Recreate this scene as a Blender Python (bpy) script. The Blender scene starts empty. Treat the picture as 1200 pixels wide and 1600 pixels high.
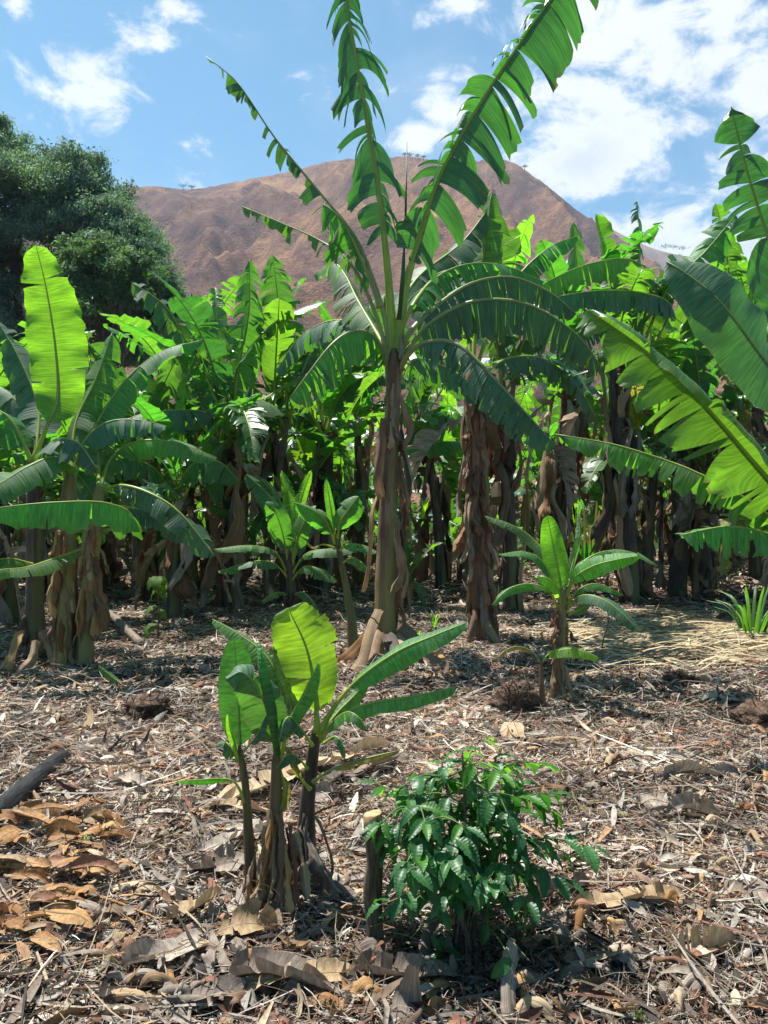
import bpy, math, random
import numpy as np
from mathutils import Vector, noise as mnoise

random.seed(7)
RNG = np.random.default_rng(11)
scene = bpy.context.scene
COL = scene.collection

# ------------------------------------------------------------------ camera
F = 1209.0          # focal length in photo pixels (1200 x 1600)
EYE = 1.6
cam_d = bpy.data.cameras.new("camera")
cam = bpy.data.objects.new("camera", cam_d)
COL.objects.link(cam)
cam.location = (0, 0, EYE)
cam.rotation_euler = (math.radians(90), 0, 0)
cam_d.sensor_fit = 'VERTICAL'
cam_d.sensor_height = 36.0
cam_d.sensor_width = 27.0
cam_d.lens = 36.0 * F / 1600.0
cam_d.clip_start = 0.05
cam_d.clip_end = 12000
scene.camera = cam

# ------------------------------------------------------------------ render
scene.render.engine = 'CYCLES'
cy = scene.cycles
cy.max_bounces = 8
cy.diffuse_bounces = 4
cy.glossy_bounces = 2
cy.transmission_bounces = 5
cy.transparent_max_bounces = 6
cy.volume_bounces = 1
cy.sample_clamp_indirect = 6.0
cy.use_denoising = True
vs = scene.view_settings
vs.view_transform = 'Standard'
vs.look = 'None'
vs.exposure = 1.47
vs.gamma = 1.0
vs.use_curve_mapping = False

# ------------------------------------------------------------------ sun + sky
SUN_EL, SUN_AZ = math.radians(67), math.radians(-48)     # azimuth from +Y towards +X
sdir = Vector((math.sin(SUN_AZ) * math.cos(SUN_EL), math.cos(SUN_AZ) * math.cos(SUN_EL), math.sin(SUN_EL)))
sl = bpy.data.lights.new("sun", 'SUN')
sl.energy = 4.2
sl.angle = math.radians(0.5)
sl.color = (1.0, 0.965, 0.91)
so = bpy.data.objects.new("sun", sl)
COL.objects.link(so)
so.rotation_euler = sdir.to_track_quat('Z', 'Y').to_euler()
so.location = sdir * 50


class NT:
    """small node-tree helper"""
    def __init__(self, tree):
        self.t = tree
        tree.nodes.clear()

    def n(self, typ, **kw):
        nd = self.t.nodes.new(typ)
        for k, v in kw.items():
            setattr(nd, k, v)
        return nd

    def l(self, a, b):
        self.t.links.new(a, b)

    def put(self, sock, v):
        if hasattr(v, 'is_output'):
            self.l(v, sock)
        else:
            sock.default_value = v

    def math(self, op, a, b=None, c=None, clamp=False):
        nd = self.n('ShaderNodeMath', operation=op, use_clamp=clamp)
        self.put(nd.inputs[0], a)
        if b is not None:
            self.put(nd.inputs[1], b)
        if c is not None:
            self.put(nd.inputs[2], c)
        return nd.outputs[0]

    def mix(self, fac, a, b, blend='MIX'):
        nd = self.n('ShaderNodeMix', data_type='RGBA', blend_type=blend)
        self.put(nd.inputs[0], fac)
        self.put(nd.inputs[6], a if hasattr(a, 'is_output') else (*a[:3], 1))
        self.put(nd.inputs[7], b if hasattr(b, 'is_output') else (*b[:3], 1))
        return nd.outputs[2]

    def noise(self, vec, scale, detail=4, rough=0.55, dist=0.0):
        nd = self.n('ShaderNodeTexNoise')
        if vec is not None:
            self.l(vec, nd.inputs['Vector'])
        nd.inputs['Scale'].default_value = scale
        nd.inputs['Detail'].default_value = detail
        nd.inputs['Roughness'].default_value = rough
        nd.inputs['Distortion'].default_value = dist
        return nd.outputs[0]

    def mapping(self, vec, scale=(1, 1, 1), loc=(0, 0, 0)):
        nd = self.n('ShaderNodeMapping')
        self.l(vec, nd.inputs['Vector'])
        nd.inputs['Scale'].default_value = scale
        nd.inputs['Location'].default_value = loc
        return nd.outputs[0]

    def ramp(self, fac, stops, interp='LINEAR'):
        nd = self.n('ShaderNodeValToRGB')
        self.l(fac, nd.inputs[0])
        cr = nd.color_ramp
        cr.interpolation = interp
        while len(cr.elements) < len(stops):
            cr.elements.new(0.5)
        for e, (p, c) in zip(cr.elements, stops):
            e.position = p
            e.color = (*c[:3], 1) if not isinstance(c, float) else (c, c, c, 1)
        return nd.outputs[0]

    def smooth(self, x, a, b):
        nd = self.n('ShaderNodeMapRange', interpolation_type='SMOOTHSTEP')
        self.l(x, nd.inputs[0])
        nd.inputs[1].default_value = a
        nd.inputs[2].default_value = b
        return nd.outputs[0]

    def bump(self, h, strength=0.5, dist=0.01):
        nd = self.n('ShaderNodeBump')
        nd.inputs['Strength'].default_value = strength
        nd.inputs['Distance'].default_value = dist
        self.l(h, nd.inputs['Height'])
        return nd.outputs[0]


world = bpy.data.worlds.new("World")
scene.world = world
world.use_nodes = True
W = NT(world.node_tree)
sky = W.n('ShaderNodeTexSky', sky_type='NISHITA')
sky.sun_disc = False
sky.sun_elevation = SUN_EL
sky.sun_rotation = SUN_AZ
sky.air_density = 1.0
sky.dust_density = 0.6
sky.ozone_density = 1.6
tc = W.n('ShaderNodeTexCoord')
gen = tc.outputs['Generated']
sep = W.n('ShaderNodeSeparateXYZ')
W.l(gen, sep.inputs[0])
yy = W.math('MAXIMUM', sep.outputs[1], 0.05)
uu = W.math('DIVIDE', sep.outputs[0], yy)
vv = W.math('DIVIDE', sep.outputs[2], yy)
warp = W.noise(gen, 5.0, 3)
blobs = [  # px, py, rx, ry, weight : where the cumulus clouds of the day stand
    (150, 118, 95, 58, 1.0), (205, 80, 70, 38, 0.62), (28, 6, 30, 30, 0.7), (262, 8, 45, 20, 0.75),
    (1040, 70, 190, 105, 1.05), (1180, 130, 130, 80, 0.9), (880, 40, 120, 55, 0.85), (930, 150, 110, 60, 0.8),
    (890, 245, 115, 56, 1.08), (800, 290, 60, 40, 0.7), (655, 218, 45, 28, 0.8), (1060, 370, 150, 46, 1.05),
    (1190, 380, 90, 45, 0.95), (1140, 235, 60, 30, 0.5), (720, 6, 40, 14, 0.6), (700, 175, 40, 26, 0.6),
    (1000, 180, 170, 60, 0.75), (950, 20, 160, 70, 0.9), (-500, 100, 220, 90, 0.9), (1700, 200, 260, 110, 0.9),
]
acc = None
for (bx, by, rx, ry, wt) in blobs:
    du = W.math('MULTIPLY', W.math('SUBTRACT', uu, (bx - 600) / F), F / rx)
    dv = W.math('MULTIPLY', W.math('SUBTRACT', vv, (800 - by) / F), F / ry)
    r2 = W.math('ADD', W.math('MULTIPLY', du, du), W.math('MULTIPLY', dv, dv))
    g = W.math('MULTIPLY', W.math('EXPONENT', W.math('MULTIPLY', r2, -0.8)), wt)
    acc = g if acc is None else W.math('MAXIMUM', acc, g)
n1 = W.noise(W.mapping(gen, (1, 1, 1.6)), 11.0, 11, 0.66, 0.35)
n2 = W.noise(W.mapping(gen, (1, 1, 1.4), (3, 1, 2)), 3.2, 6, 0.55)
dens = W.math('ADD', acc, W.math('MULTIPLY', W.math('SUBTRACT', n1, 0.5), 3.4))
cmask = W.smooth(dens, 0.20, 0.86)
thin = W.math('MULTIPLY', W.smooth(W.math('ADD', n2, W.math('MULTIPLY', n1, 0.4)), 0.62, 0.95), 0.22)
cmask = W.math('MAXIMUM', cmask, thin)
shade = W.smooth(W.math('ADD', W.math('MULTIPLY', n2, 0.8), W.math('MULTIPLY', n1, 0.5)), 0.45, 0.85)
core = W.smooth(dens, 0.6, 1.5)
ccol = W.mix(W.math('MULTIPLY', W.math('SUBTRACT', 1.0, shade), core), (0.375, 0.375, 0.375), (0.22, 0.24, 0.28))
SKYK = 0.050
skc = W.n('ShaderNodeMix', data_type='RGBA', blend_type='MULTIPLY')
skc.inputs[0].default_value = 1.0
W.l(sky.outputs[0], skc.inputs[6])
skc.inputs[7].default_value = (SKYK * .47, SKYK * .93, SKYK * .98, 1)
wc = W.mix(W.math('MULTIPLY', cmask, 0.94), skc.outputs[2], ccol)
bg = W.n('ShaderNodeBackground')
W.l(wc, bg.inputs[0])
bg.inputs[1].default_value = 1.0
wo = W.n('ShaderNodeOutputWorld')
W.l(bg.outputs[0], wo.inputs[0])
world.cycles.sampling_method = 'MANUAL'
world.cycles.sample_map_resolution = 512


# ------------------------------------------------------------------ terrain height
def fbm(x, y, s, o=3, seed=0.0):
    v, a = 0.0, 1.0
    for k in range(o):
        v += a * mnoise.noise((x * s + seed, y * s - seed, seed * 1.7))
        s *= 2.1
        a *= 0.5
    return v


def gz(x, y):
    z = 0.0
    if y > 11:
        t = y - 11
        z += 0.030 * t * (1 - math.exp(-t / 5.0))
    z += 0.05 * mnoise.noise((x * 0.7, y * 0.7, 0.3)) + 0.022 * mnoise.noise((x * 2.3, y * 2.3, 4.1))
    return z


def P(px, py, d):
    return Vector(((px - 600) * d / F, d, EYE + (800 - py) * d / F))


def G(px, d):
    """ground point at column px and depth d"""
    x = (px - 600) * d / F
    return Vector((x, d, gz(x, d)))


def GP(px, py):
    """ground point seen at pixel (px, py)"""
    d = EYE * F / max(py - 800, 40)
    for _ in range(12):
        x = (px - 600) * d / F
        d2 = (EYE - gz(x, d)) * F / max(py - 800, 30)
        d = 0.5 * d + 0.5 * d2
    return Vector(((px - 600) * d / F, d, gz((px - 600) * d / F, d)))


# ------------------------------------------------------------------ object helpers
def set_props(o, label=None, cat=None, group=None, kind=None):
    if label: o['label'] = label
    if cat: o['category'] = cat
    if group: o['group'] = group
    if kind: o['kind'] = kind
    return o


def thing(name, label, cat, loc, group=None, rotz=0.0):
    o = bpy.data.objects.new(name, None)
    o.empty_display_size = 0.1
    COL.objects.link(o)
    o.location = loc
    o.rotation_euler = (0, 0, rotz)
    return set_props(o, label, cat, group)


def mesh_np(name, V, Fq, mats, uv=None, col=None, mi=None, smooth=True):
    V = np.asarray(V, dtype=np.float32)
    Fq = np.asarray(Fq, dtype=np.int32)
    me = bpy.data.meshes.new(name)
    nf, k = Fq.shape
    me.vertices.add(len(V))
    me.vertices.foreach_set('co', V.ravel())
    me.loops.add(nf * k)
    me.loops.foreach_set('vertex_index', Fq.ravel())
    me.polygons.add(nf)
    me.polygons.foreach_set('loop_start', np.arange(nf, dtype=np.int32) * k)
    if smooth:
        me.polygons.foreach_set('use_smooth', np.ones(nf, dtype=bool))
    if not isinstance(mats, (list, tuple)):
        mats = [mats]
    for m in mats:
        me.materials.append(m)
    if mi is not None:
        me.polygons.foreach_set('material_index', np.asarray(mi, dtype=np.int32))
    if uv is not None:
        l = me.uv_layers.new(name='UVMap')
        l.data.foreach_set('uv', np.asarray(uv, dtype=np.float32)[Fq.ravel()].ravel())
    if col is not None:
        a = me.color_attributes.new('Col', 'FLOAT_COLOR', 'POINT')
        c = np.ones((len(V), 4), dtype=np.float32)
        c[:, :3] = col
        a.data.foreach_set('color', c.ravel())
    me.update(calc_edges=True)
    me.validate()
    return me


def link(name, me, parent=None, loc=None):
    o = bpy.data.objects.new(name, me)
    COL.objects.link(o)
    if parent is not None:
        o.parent = parent
    if loc is not None:
        o.location = loc
    return o


def cat_geo(parts):
    """merge (V, F, uv) pieces"""
    Vs, Fs, Us, n = [], [], [], 0
    for V, Fq, U in parts:
        Vs.append(V); Fs.append(np.asarray(Fq) + n); Us.append(U); n += len(V)
    return np.concatenate(Vs), np.concatenate(Fs), np.concatenate(Us)


def spline(pts, n):
    """Catmull-Rom through pts, resampled evenly to n points"""
    p = np.array([tuple(q) for q in pts], dtype=float)
    if len(p) == 2:
        p = np.array([p[0], (p[0] + p[1]) / 2, p[1]])
    q = np.vstack([2 * p[0] - p[1], p, 2 * p[-1] - p[-2]])
    out = []
    for i in range(1, len(q) - 2):
        t = np.linspace(0, 1, 16, endpoint=False)[:, None]
        a, b, c, d = q[i - 1], q[i], q[i + 1], q[i + 2]
        out.append(0.5 * ((2 * b) + (c - a) * t + (2 * a - 5 * b + 4 * c - d) * t ** 2 + (3 * b - a - 3 * c + d) * t ** 3))
    out.append(q[-2][None])
    o = np.concatenate(out)
    s = np.concatenate([[0], np.cumsum(np.linalg.norm(np.diff(o, axis=0), axis=1))])
    u = np.linspace(0, s[-1], n)
    return np.stack([np.interp(u, s, o[:, k]) for k in range(3)], axis=1), s[-1]


def unit(a):
    return a / np.maximum(np.linalg.norm(a, axis=-1, keepdims=True), 1e-9)


def tube(pts, radii, ns=8, flat=1.0, nh=(0, 0, 1), wob=0.0, rng=RNG):
    """tube of quads round the polyline pts; ends closed by collapsing"""
    p = np.asarray(pts, float)
    r = np.asarray(radii, float)
    T = unit(np.gradient(p, axis=0))
    nh = np.broadcast_to(np.asarray(nh, float), p.shape)
    N = nh - (nh * T).sum(1, keepdims=True) * T
    bad = np.linalg.norm(N, axis=1) < 0.05
    if bad.any():
        alt = np.array([1.0, 0.15, 0])
        N[bad] = alt - (T[bad] @ alt)[:, None] * T[bad]
    N = unit(N)
    B = np.cross(T, N)
    p = np.vstack([p[:1], p, p[-1:]]); r = np.concatenate([[1e-4], r, [1e-4]])
    N = np.vstack([N[:1], N, N[-1:]]); B = np.vstack([B[:1], B, B[-1:]])
    a = np.linspace(0, 2 * math.pi, ns, endpoint=False)
    rr = r[:, None] * (1 + wob * rng.normal(size=(len(r), ns)))
    V = p[:, None, :] + rr[..., None] * (np.cos(a)[None, :, None] * B[:, None, :] + flat * np.sin(a)[None, :, None] * N[:, None, :])
    n = len(p)
    i, j = np.meshgrid(np.arange(n - 1), np.arange(ns), indexing='ij')
    j2 = (j + 1) % ns
    Fq = np.stack([i * ns + j, i * ns + j2, (i + 1) * ns + j2, (i + 1) * ns + j], -1).reshape(-1, 4)
    s = np.concatenate([[0], np.cumsum(np.linalg.norm(np.diff(p, axis=0), axis=1))])
    U = np.stack(np.broadcast_arrays(s[:, None], (np.arange(ns) / ns)[None, :]), -1).reshape(-1, 2)
    return V.reshape(-1, 3), Fq, U


# ------------------------------------------------------------------ the big leaf
def leaf_frames(path, nh=None, bh=None, n=90):
    p, L = spline(path, n)
    T = unit(np.gradient(p, axis=0))
    if bh is not None:
        B = np.broadcast_to(np.asarray(bh, float), p.shape)
        B = unit(B - (B * T).sum(1, keepdims=True) * T)
        N = np.cross(B, T)
    else:
        nh = np.asarray(nh, float)
        if nh.ndim == 2:
            t = np.linspace(0, 1, n)[:, None]
            nh = nh[0] * (1 - t) + nh[1] * t
        nh = np.broadcast_to(nh, p.shape)
        N = unit(nh - (nh * T).sum(1, keepdims=True) * T)
        for _ in range(6):
            N[1:-1] = (N[:-2] + N[1:-1] + N[2:]) / 3
        N = unit(N - (N * T).sum(1, keepdims=True) * T)
        B = np.cross(T, N)
    return p, T, N, B, L


def leaf_geo(path, Wd, nh=None, bh=None, pet=0.16, fold=0.25, curl=0.35, tears=14, rag=0.22, hang=0.35,
             gap=0.10, sweep=0.18, missing=0.0, short=0.0, ripple=0.04, m=5, seed=1, tip=0.42, pk=None, sides=(1, -1), dens=30,
             fold2=None, start=0.55, flop=0.0, alt=None):
    """lamina split in torn strips on both sides of a midrib; returns V, F, uv(u in metres, v across 0..1)"""
    rng = np.random.default_rng(seed)
    p, T, N, B, L = leaf_frames(path, nh, bh)
    S = np.linspace(0, 1, len(p))
    at = lambda A, u: np.stack([np.interp(u, S, A[:, k]) for k in range(3)], -1)
    parts = []
    down = np.array([0, 0, -1.0])
    base_kw = dict(tears=tears, hang=hang, rag=rag, curl=curl, gap=gap, missing=missing, short=short, Wd=Wd, sweep=sweep)
    for side in sides:
        kk = {**base_kw, **(alt if alt and side < 0 else {})}
        tears, hang, rag, curl, gap, missing, short, Wd, sweep = (kk[k_] for k_ in ('tears', 'hang', 'rag', 'curl', 'gap', 'missing', 'short', 'Wd', 'sweep'))
        nt = max(0, int(round(tears * rng.uniform(0.8, 1.2))))
        cuts = np.sort(rng.uniform(0.02, 0.985, nt))
        if nt > 4:
            cuts = 0.93 * cuts + 0.07 * (np.arange(nt) + 0.5) / nt
        edges = np.concatenate([[0.0], cuts, [1.0]])
        U, C, TH, HG, SW, LF, FL, idx, n0 = [], [], [], [], [], [], [], [], 0
        strips = []
        for a, b in zip(edges[:-1], edges[1:]):
            if rng.random() < missing:
                continue
            k = max(1, int(round((b - a) * dens)))
            u = np.linspace(a, b, k + 1)
            U.append(u)
            C.append(np.full(k + 1, (a + b) / 2))
            TH.append(np.full(k + 1, rng.normal() * rag))
            HG.append(np.full(k + 1, hang * rng.uniform(0.15, 1.9)))
            SW.append(np.full(k + 1, sweep + rng.normal() * rag * 0.35))
            lf = rng.uniform(0.82, 1.03) if tears else 1.0
            if rng.random() < short:
                lf *= rng.uniform(0.25, 0.7)
            LF.append(np.full(k + 1, lf))
            FL.append(np.full(k + 1, 1.0 if rng.random() < flop else 0.0))
            strips.append((n0, k + 1)); n0 += k + 1
        if not strips:
            continue
        U, C, TH, HG, SW, LF, FL = map(np.concatenate, (U, C, TH, HG, SW, LF, FL))
        prof = lambda u: np.clip(np.sin(np.pi * np.clip(u, 0, 1) ** (pk if pk else 0.80)), 0, 1) ** tip * (0.9 + 0.1 * start)
        w = Wd * np.maximum(prof(U), 0.02) * LF
        # strip edge tips narrow a little
        wob = 1 + 0.03 * rng.normal(size=len(U)) * (1 if tears else 0.3)
        w = w * wob
        rows, vrow = [], []
        th0 = fold if side > 0 or fold2 is None else fold2
        pos = None
        ph = rng.uniform(0, 6.28)
        for v in range(m + 1):
            f = v / m
            u = U + (C - U) * gap * (f ** 1.3) * (1 if tears else 0)
            ug = pet + (1 - pet) * u
            if v == 0:
                pos = at(p, ug)
            else:
                t_, n_, b_ = at(T, ug), at(N, ug), at(B, ug)
                th = th0 + TH * (0.5 + 0.5 * f) + curl * f + FL * 2.2 * f
                d = np.cos(th)[:, None] * side * b_ - np.sin(th)[:, None] * n_ + SW[:, None] * t_
                d = unit(d)
                d = unit(d + (HG * f)[:, None] * 1.6 * down)
                du = (ug - (pet + (1 - pet) * U))[:, None] * L
                pos = pos + d * (w / m)[:, None] + (t_ * du / m * 0.9 if tears else 0)
                pos = pos + n_ * (ripple * Wd * np.sin(U * L * 11 + ph) * f / m * 2.2)[:, None]
                pos = pos + n_ * (ripple * Wd * 0.6 * np.sin(U * L * 23 + ph * 2) * f / m * 2.2)[:, None]
            rows.append(pos)
            vrow.append(np.stack([ug * L, np.full(len(U), f)], -1))
        V = np.stack(rows, 1).reshape(-1, 3)           # index = i*(m+1)+v
        UV = np.stack(vrow, 1).reshape(-1, 2)
        Fs = []
        for (s0, cnt) in strips:
            i = np.arange(s0, s0 + cnt - 1)[:, None] * (m + 1)
            v = np.arange(m)[None, :]
            q = np.stack([i + v, i + v + 1, i + (m + 1) + v + 1, i + (m + 1) + v], -1).reshape(-1, 4)
            Fs.append(q[:, ::-1] if side > 0 else q)
        parts.append((V, np.concatenate(Fs), UV))
    if not parts:
        return None
    return cat_geo(parts)


def rib_geo(path, r0, nh=None, bh=None, r1=0.12, pet=0.16, n=26, base=1.5):
    p, T, N, B, L = leaf_frames(path, nh, bh)
    i = np.linspace(0, len(p) - 1, n).astype(int)
    t = np.linspace(0, 1, n)
    r = r0 * (1 - (1 - r1) * t ** 0.8)
    r = r * (1 + (base - 1) * np.exp(-t / 0.07))
    q = p[i] - N[i] * (r * 0.55)[:, None]
    return tube(q, r, 7, 0.85, nh=N[i])


# ------------------------------------------------------------------ materials
def new_mat(name):
    m = bpy.data.materials.new(name)
    m.use_nodes = True
    return m, NT(m.node_tree)


def finish(t, sh):
    o = t.n('ShaderNodeOutputMaterial')
    t.l(sh, o.inputs[0])


def mat_leaf(name, dark, light, trans, tfac=0.42, rough=0.40, vein=75.0, edge=True, spec=0.85, yellow=0.0):
    m, t = new_mat(name)
    uv = t.n('ShaderNodeUVMap').outputs[0]
    oi = t.n('ShaderNodeObjectInfo').outputs['Random']
    ve = t.noise(t.mapping(uv, (vein, 1.2, 1)), 1.0, 2, 0.6)
    blot = t.noise(t.n('ShaderNodeTexCoord').outputs['Object'], 2.6, 4, 0.6)
    f = t.math('ADD', t.math('MULTIPLY', ve, 0.65), t.math('MULTIPLY', blot, 0.35))
    c = t.mix(t.smooth(f, 0.32, 0.68), tuple(x * .7 for x in dark), tuple(x * 1.15 for x in light))
    hsv = t.n('ShaderNodeHueSaturation')
    t.l(c, hsv.inputs['Color'])
    t.l(t.math('MULTIPLY_ADD', oi, 0.05, 0.472), hsv.inputs['Hue'])
    t.l(t.math('MULTIPLY_ADD', oi, 0.35, 0.82), hsv.inputs['Value'])
    c = hsv.outputs[0]
    su = t.n('ShaderNodeSeparateXYZ')
    t.l(uv, su.inputs[0])
    tr = t.mix(t.smooth(f, 0.34, 0.66), tuple(x * 0.55 for x in trans), tuple(x * 1.1 for x in trans))
    hs2 = t.n('ShaderNodeHueSaturation')
    t.l(tr, hs2.inputs['Color'])
    t.l(t.math('MULTIPLY_ADD', oi, 0.04, 0.475), hs2.inputs['Hue'])
    tr = hs2.outputs[0]
    if edge:   # browned, dried margin
        en = t.noise(uv, 9.0, 3, 0.6)
        e = t.smooth(t.math('ADD', su.outputs[1], t.math('MULTIPLY', t.math('SUBTRACT', en, 0.5), 0.62)), 0.95, 1.08)
        sp = t.smooth(t.math('ADD', t.noise(t.mapping(uv, (26, 7, 1)), 1.0, 5, 0.7), t.math('MULTIPLY', oi, 0.10)), 0.69, 0.76)
        e = t.math('MAXIMUM', e, t.math('MULTIPLY', sp, 0.8))
        c = t.mix(t.math('MULTIPLY', e, 0.85), c, (0.27, 0.2, 0.08))
        tr = t.mix(t.math('MULTIPLY', e, 0.85), tr, (0.22, 0.14, 0.05))
    if yellow:
        yn = t.smooth(t.math('ADD', t.noise(uv, 5.0, 4, 0.65), t.math('MULTIPLY', su.outputs[1], 0.15)), 0.62 - 0.2 * yellow, 0.75)
        c = t.mix(yn, c, (0.38, 0.27, 0.05))
        tr = t.mix(yn, tr, (0.5, 0.32, 0.05))
    pb = t.n('ShaderNodeBsdfPrincipled')
    t.l(c, pb.inputs['Base Color'])
    bf = t.n('ShaderNodeNewGeometry').outputs['Backfacing']
    t.l(t.math('MULTIPLY_ADD', bf, 0.22, rough), pb.inputs['Roughness'])
    pb.inputs['Specular IOR Level'].default_value = spec
    bp = t.bump(t.noise(t.mapping(uv, (vein * 0.8, 0.6, 1)), 1.0, 2, 0.5), 0.7, 0.010)
    t.l(bp, pb.inputs['Normal'])
    tb = t.n('ShaderNodeBsdfTranslucent')
    t.l(tr, tb.inputs[0])
    mx = t.n('ShaderNodeMixShader')
    mx.inputs[0].default_value = tfac
    t.l(pb.outputs[0], mx.inputs[1]); t.l(tb.outputs[0], mx.inputs[2])
    finish(t, mx.outputs[0])
    return m


def mat_dry(name, stops, tfac=0.12, vein=60.0, rough=0.75, objscale=3.0):
    """dead, dry leaf or sheath; stops = three colours dark..light"""
    m, t = new_mat(name)
    uv = t.n('ShaderNodeUVMap').outputs[0]
    oi = t.n('ShaderNodeObjectInfo').outputs['Random']
    ve = t.noise(t.mapping(uv, (vein, 1.5, 1)), 1.0, 3, 0.6)
    bl = t.noise(t.n('ShaderNodeTexCoord').outputs['Object'], objscale, 5, 0.65)
    f = t.math('ADD', t.math('MULTIPLY', ve, 0.5), t.math('ADD', t.math('MULTIPLY', bl, 0.5), t.math('MULTIPLY_ADD', oi, 0.24, -0.12)))
    c = t.ramp(f, [(0.28, stops[0]), (0.5, stops[1]), (0.72, stops[2])])
    pb = t.n('ShaderNodeBsdfPrincipled')
    t.l(c, pb.inputs['Base Color'])
    pb.inputs['Roughness'].default_value = rough
    pb.inputs['Specular IOR Level'].default_value = 0.3
    t.l(t.bump(ve, 0.6, 0.008), pb.inputs['Normal'])
    tb = t.n('ShaderNodeBsdfTranslucent')
    t.l(c, tb.inputs[0])
    mx = t.n('ShaderNodeMixShader')
    mx.inputs[0].default_value = tfac
    t.l(pb.outputs[0], mx.inputs[1]); t.l(tb.outputs[0], mx.inputs[2])
    finish(t, mx.outputs[0])
    return m


def mat_stem(name, stops, green=0.0, gcol=(0.16, 0.17, 0.04)):
    m, t = new_mat(name)
    ob = t.n('ShaderNodeTexCoord').outputs['Object']
    st = t.noise(t.mapping(ob, (22, 22, 1.3)), 1.0, 4, 0.6, 0.5)
    bl = t.noise(t.mapping(ob, (5, 5, 2.2)), 1.0, 4, 0.6)
    f = t.math('ADD', t.math('MULTIPLY', st, 0.6), t.math('MULTIPLY', bl, 0.4))
    c = t.ramp(f, [(0.30, stops[0]), (0.48, stops[1]), (0.60, stops[2]), (0.75, stops[3])])
    if green:
        g = t.smooth(t.noise(t.mapping(ob, (4.5, 4.5, 0.45), (1.3, 0.4, 0)), 1.0, 3, 0.5), 0.62 - 0.24 * green, 0.68)
        c = t.mix(t.math('MULTIPLY', g, 0.85), c, gcol)
    pb = t.n('ShaderNodeBsdfPrincipled')
    t.l(c, pb.inputs['Base Color'])
    pb.inputs['Roughness'].default_value = 0.6
    pb.inputs['Specular IOR Level'].default_value = 0.35
    t.l(t.bump(f, 0.8, 0.02), pb.inputs['Normal'])
    finish(t, pb.outputs[0])
    return m


def mat_rib(name, a, b):
    m, t = new_mat(name)
    uv = t.n('ShaderNodeUVMap').outputs[0]
    n = t.noise(t.mapping(uv, (3, 6, 1)), 1.0, 3, 0.6)
    c = t.mix(t.smooth(n, 0.35, 0.7), a, b)
    pb = t.n('ShaderNodeBsdfPrincipled')
    t.l(c, pb.inputs['Base Color'])
    pb.inputs['Roughness'].default_value = 0.42
    tb = t.n('ShaderNodeBsdfTranslucent')
    t.l(c, tb.inputs[0])
    mx = t.n('ShaderNodeMixShader')
    mx.inputs[0].default_value = .35
    t.l(pb.outputs[0], mx.inputs[1]); t.l(tb.outputs[0], mx.inputs[2])
    finish(t, mx.outputs[0])
    return m


def mat_simple(name, stops, scale=8.0, rough=0.7, bump=0.5, stretch=(1, 1, 1), dist=0.01, spec=0.3, detail=5):
    m, t = new_mat(name)
    ob = t.n('ShaderNodeTexCoord').outputs['Object']
    f = t.noise(t.mapping(ob, stretch), scale, detail, 0.62, 0.3)
    k = len(stops)
    c = t.ramp(f, [(0.3 + 0.42 * i / (k - 1), s) for i, s in enumerate(stops)])
    pb = t.n('ShaderNodeBsdfPrincipled')
    t.l(c, pb.inputs['Base Color'])
    pb.inputs['Roughness'].default_value = rough
    pb.inputs['Specular IOR Level'].default_value = spec
    t.l(t.bump(f, bump, dist), pb.inputs['Normal'])
    finish(t, pb.outputs[0])
    return m


def mat_col(name, rough=0.75, tfac=0.0, spec=0.3, nscale=40.0):
    """base colour from the per-piece colour attribute"""
    m, t = new_mat(name)
    a = t.n('ShaderNodeAttribute', attribute_name='Col').outputs['Color']
    n = t.noise(t.n('ShaderNodeTexCoord').outputs['Object'], nscale, 3, 0.6)
    c = t.mix(1.0, a, t.ramp(n, [(0.3, (0.62, 0.6, 0.58)), (0.7, (1.15, 1.15, 1.15))]), 'MULTIPLY')
    pb = t.n('ShaderNodeBsdfPrincipled')
    t.l(c, pb.inputs['Base Color'])
    pb.inputs['Roughness'].default_value = rough
    pb.inputs['Specular IOR Level'].default_value = spec
    if tfac:
        tb = t.n('ShaderNodeBsdfTranslucent')
        t.l(c, tb.inputs[0])
        mx = t.n('ShaderNodeMixShader')
        mx.inputs[0].default_value = tfac
        t.l(pb.outputs[0], mx.inputs[1]); t.l(tb.outputs[0], mx.inputs[2])
        finish(t, mx.outputs[0])
    else:
        finish(t, pb.outputs[0])
    return m


M_LEAF = mat_leaf("banana_leaf_green", (0.030, 0.100, 0.034), (0.070, 0.185, 0.048), (0.19, 0.62, 0.03))
M_LEAF_OLD = mat_leaf("banana_leaf_mature", (0.026, 0.085, 0.045), (0.062, 0.150, 0.078), (0.13, 0.42, 0.03), 0.34, 0.36)
M_LEAF_NEW = mat_leaf("banana_leaf_young", (0.05, 0.17, 0.025), (0.09, 0.25, 0.04), (0.40, 0.93, 0.03), 0.55, 0.38, edge=False)
M_LEAF_YEL = mat_leaf("banana_leaf_yellowing", (0.05, 0.11, 0.02), (0.09, 0.16, 0.03), (0.42, 0.5, 0.05), 0.4, 0.45, yellow=1.0)
M_RIB = mat_rib("midrib_green", (0.30, 0.42, 0.06), (0.46, 0.54, 0.12))
M_RIB_OLD = mat_rib("petiole_olive", (0.26, 0.33, 0.10), (0.44, 0.47, 0.20))
M_RIB_DRY = mat_rib("midrib_dry", (0.16, 0.10, 0.05), (0.33, 0.24, 0.14))
M_DRY_BROWN = mat_dry("dry_leaf_brown", ((0.07, 0.042, 0.026), (0.24, 0.15, 0.09), (0.46, 0.33, 0.22)))
M_DRY_GREY = mat_dry("dry_leaf_grey", ((0.07, 0.055, 0.045), (0.24, 0.19, 0.15), (0.50, 0.43, 0.35)))
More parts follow.
